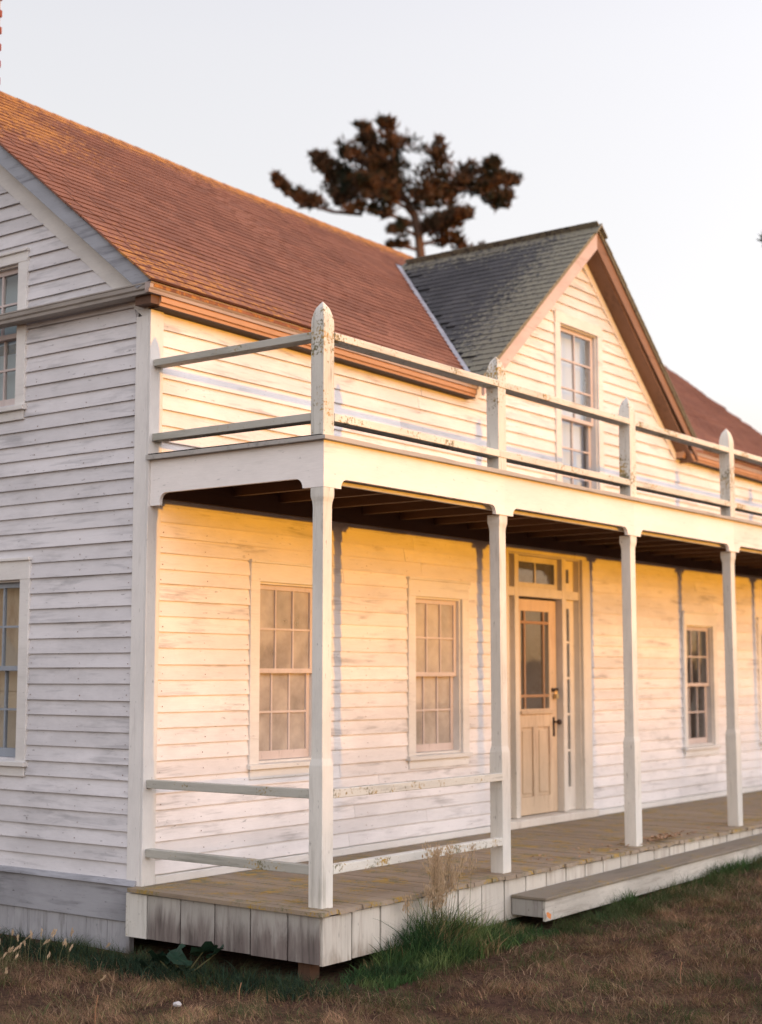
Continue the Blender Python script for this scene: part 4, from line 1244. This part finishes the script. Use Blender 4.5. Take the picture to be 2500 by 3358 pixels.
def sprays(pts, radii, per, size, mat, name, parent, up=.5):
    """needle sprays: short tapered tufts spread about limb points, pointing outwards and up"""
    n = len(pts) * per
    C = np.repeat(np.array(pts), per, 0); Rr = np.repeat(np.array(radii), per)
    d = rng.normal(0, 1, (n, 3)); d /= np.linalg.norm(d, axis=1)[:, None]
    rr = Rr * rng.uniform(.1, 1, n) ** .6
    P = C + d * rr[:, None] * np.array([1, 1, .62])
    dirv = d + np.array([0, 0, up]) + rng.normal(0, .45, (n, 3)); dirv /= np.linalg.norm(dirv, axis=1)[:, None]
    s = size * rng.uniform(.5, 1.4, n)
    sd = np.cross(dirv, rng.normal(0, 1, (n, 3))); sd /= np.linalg.norm(sd, axis=1)[:, None] + 1e-9
    sd2 = np.cross(dirv, sd)
    w = (s * .13)[:, None]
    A = P - dirv * s[:, None] * .4; B = P + dirv * s[:, None] * .7
    V = np.stack([A, P + sd * w, B, P - sd * w, P + sd2 * w, P - sd2 * w], 1).reshape(-1, 3)
    b0 = np.arange(n) * 6
    F = np.concatenate([np.stack([b0, b0 + 1, b0 + 2], 1), np.stack([b0, b0 + 2, b0 + 3], 1), np.stack([b0, b0 + 4, b0 + 2], 1), np.stack([b0, b0 + 2, b0 + 5], 1)])
    me = bpy.data.meshes.new(name); me.from_pydata(V.tolist(), [], F.tolist()); me.materials.append(mat)
    return link(bpy.data.objects.new(name, me), parent)
TA = Vector((math.sin(YAW), -math.cos(YAW), 0)); TB = Vector((math.cos(YAW), math.sin(YAW), 0))
T0 = CAMP + TB * 34.0; T0.z = 0
limbs = {'trunk': [(1.0, -.6), (1.05, 4), (1.02, 8), (.96, 10.78), (.88, 11.58), (.82, 11.93), (.69, 12.29), (.51, 12.56), (.26, 12.96), (-.09, 13.5), (-.39, 13.99), (-.52, 14.22)],
 'A': [(.56, 12.47), (.08, 12.74), (-.44, 12.83), (-.96, 12.96), (-1.35, 13.32), (-1.57, 13.81)], 'A2': [(-.44, 12.83), (-.78, 12.65), (-1.09, 12.43)],
 'A3': [(.26, 12.96), (-.18, 13.09), (-.61, 13.5), (-.74, 13.59)], 'T2': [(.26, 12.96), (.3, 13.59), (.04, 14.04)],
 'B': [(.69, 12.29), (1.03, 12.56), (1.3, 13.05), (1.32, 13.54)], 'B2': [(.95, 12.56), (1.55, 12.56), (1.95, 12.96), (2.06, 13.41)],
 'B3': [(1.77, 12.69), (2.34, 12.82), (2.86, 13.09), (3.29, 13.16)], 'B4': [(2.34, 12.82), (2.6, 13.27), (2.69, 13.31)], 'B5': [(2.33, 12.6), (2.72, 12.55), (3.16, 12.82)],
 'C': [(.88, 11.54), (1.16, 11.8), (1.64, 11.98), (2.11, 12.2)], 'C2': [(.9, 11.36), (1.38, 11.53), (1.76, 11.53), (2.15, 11.36)], 'C3': [(1.12, 11.58), (1.55, 11.71), (1.9, 11.84)],
 'D': [(.82, 11.85), (.17, 12.02), (-.52, 12.11), (-.78, 11.94)], 'D2': [(-.44, 12.09), (-1.13, 12.12), (-1.82, 12.29), (-2.3, 12.61), (-2.47, 12.87)],
 'E': [(.69, 12.2), (.08, 12.38), (-.44, 12.25)], 'G': [(.88, 11.54), (.51, 11.62), (.17, 11.4)], 'H': [(.9, 11.23), (.51, 11.31), (.12, 11.27)], 'I': [(.6, 12.38), (-.52, 12.65)]}
dens = {'A': (.36, 1, .2), 'A2': (.3, 1, .2), 'A3': (.38, 1, .1), 'T2': (.36, 1, .1), 'B': (.40, 1, .1), 'B2': (.36, 1, .1), 'B3': (.27, 1, .1), 'B4': (.2, 1, .2), 'B5': (.22, 1, .1),
        'C': (.28, 1, .2), 'C2': (.24, .6, .3), 'C3': (.26, .9, .2), 'D': (.12, .35, .3), 'D2': (.15, .8, .35), 'E': (.12, .4, .4), 'G': (.15, .6, .4), 'H': (.12, .4, .4), 'I': (.3, .9, .2), 'trunk': (.36, 1, .66)}
pine = thing('pine_tree', 'dark wind-shaped pine rising behind the brown roof', 'tree', tuple(T0 + TA * 1.0 + Vector((0, 0, -.5))))
def tl(p): return tuple(Vector(p) - pine.location)
tk = MB(); lm = MB(); fp, frad = [], []
for nm, pl in limbs.items():
    dev = random.uniform(-1.1, 1.1) if nm != 'trunk' else 0
    pts = []
    for i, (a, z) in enumerate(pl):
        f = i / (len(pl) - 1)
        pts.append(T0 + TA * a + TB * (dev * f) + Vector((0, 0, z)))
    if nm == 'trunk': tk.tube([tl(p) for p in pts], [.30, .25, .19, .115, .10, .095, .085, .075, .06, .045, .03, .015], 9)
    else: lm.tube([tl(p) for p in pts], [.05 - .035 * i / (len(pts) - 1) for i in range(len(pts))], 6)
    r, dn, st = dens[nm]
    k = int(32 * max(1, (pts[-1] - pts[0 if nm != 'trunk' else 7]).length * 1.0))
    for j in range(k):
        t = st + (1 - st) * j / k
        if random.random() > dn: continue
        q = t * (len(pts) - 1); i0 = min(int(q), len(pts) - 2)
        p = pts[i0].lerp(pts[i0 + 1], q - i0)
        taper = 1.0 - .6 * max(0, (t - .55) / .45)
        # side twigs
        off = Vector((random.gauss(0, r * .45), random.gauss(0, r * .45), random.gauss(.06, r * .45))) * taper
        fp.append(tl(p + off)); frad.append(r * random.uniform(.4, .95) * taper)
tk.build('trunk', M['bark'], pine, smooth=True); lm.build('branches', M['bark'], pine, smooth=True)
c_ = sprays(fp, frad, 23, .17, M['needle'], 'crown', pine, .9); 

def small_tree(name, label, a, depth, tips, mat, needle, seed):
    base = CAMP + TB * depth + TA * a; base.z = -.4
    t = thing(name, label, 'tree', tuple(base))
    top = max(z for _, z in tips)
    m = MB().tube([(0, 0, -.1), (.05, 0, top * .5), (0, .05, top * .86)], [.2, .13, .06], 8); 
    lm_ = MB(); P_, R_ = [], []
    for (da, z) in tips:
        s = Vector((0, 0, top * random.uniform(.55, .8))); e = TA * (da - 0) + TB * random.uniform(-.5, .5) + Vector((0, 0, z + .4))
        lm_.tube([tuple(s), tuple(s.lerp(e, .5) + Vector((0, 0, -.1))), tuple(e)], [.05, .03, .012], 5)
        for k in range(16):
            q = random.uniform(.35, 1); p = s.lerp(e, q); rr = .24 * (1.15 - .8 * q)
            P_.append(tuple(p + Vector((random.gauss(0, rr * .6), random.gauss(0, rr * .6), random.gauss(0, rr * .4))))); R_.append(rr)
    m.build('trunk', M['bark'], t, smooth=True); lm_.build('branches', M['bark'], t)
    sprays(P_, R_, 40, .14 if needle else .12, mat, 'crown', t)
    return t
tps = [(.0, 11.85), (-1.1, 11.42), (-1.3, 11.72), (-.6, 11.5), (.25, 11.62), (.9, 11.2), (-.2, 11.1), (.5, 10.9), (-1.0, 10.8), (-1.6, 11.0), (-.5, 10.6), (1.2, 10.6)]
small_tree('pine_tree', 'low pine whose tips just show over the grey dormer roof', 3.7, 34.6, tps, M['needle'], True, 3)
tps = [(0, 11.35), (.5, 11.25), (-.4, 11.2), (.2, 10.9), (-.9, 10.9)]
small_tree('pine_tree', 'thin pine showing behind the ridge left of the main pine', -.5, 36, tps, M['needle'], True, 4)
# broad-leaved tree standing off to the right, one twig reaching into view
bt = CAMP + TB * 20 + TA * 7.6; bt.z = -.3
tr = thing('leafy_tree', 'leafy tree off the right edge with one twig reaching in', 'tree', tuple(bt))
MB().tube([(0, 0, -.1), (.05, .05, 2.5), (-.05, 0, 5), (0, 0, 7)], [.22, .17, .11, .05], 9).build('trunk', M['bark'], tr, smooth=True)
lm_ = MB(); P_, R_ = [], []
for k in range(26):
    a = random.uniform(0, 6.28); r = random.uniform(.6, 1.75); z = random.uniform(4.2, 9.2)
    if k == 0: e = TA * -2.32 + Vector((0, 0, 7.62)); 
    else: e = TA * (r * math.cos(a)) + TB * (r * math.sin(a)) + Vector((0, 0, z))
    s = Vector((0, 0, max(3, e.z - 2)))
    lm_.tube([tuple(s), tuple(s.lerp(e, .5)), tuple(e)], [.05, .03, .008], 5)
    for q in range(5 if k else 3):
        p = s.lerp(e, random.uniform(.6, 1) if k else (.9, .97, 1.0)[q])
        P_.append(tuple(p)); R_.append(.38 if k else .06)
lm_.build('branches', M['bark'], tr)
sprays(P_, R_, 60, .12, M['leafgreen'], 'crown', tr, 0)
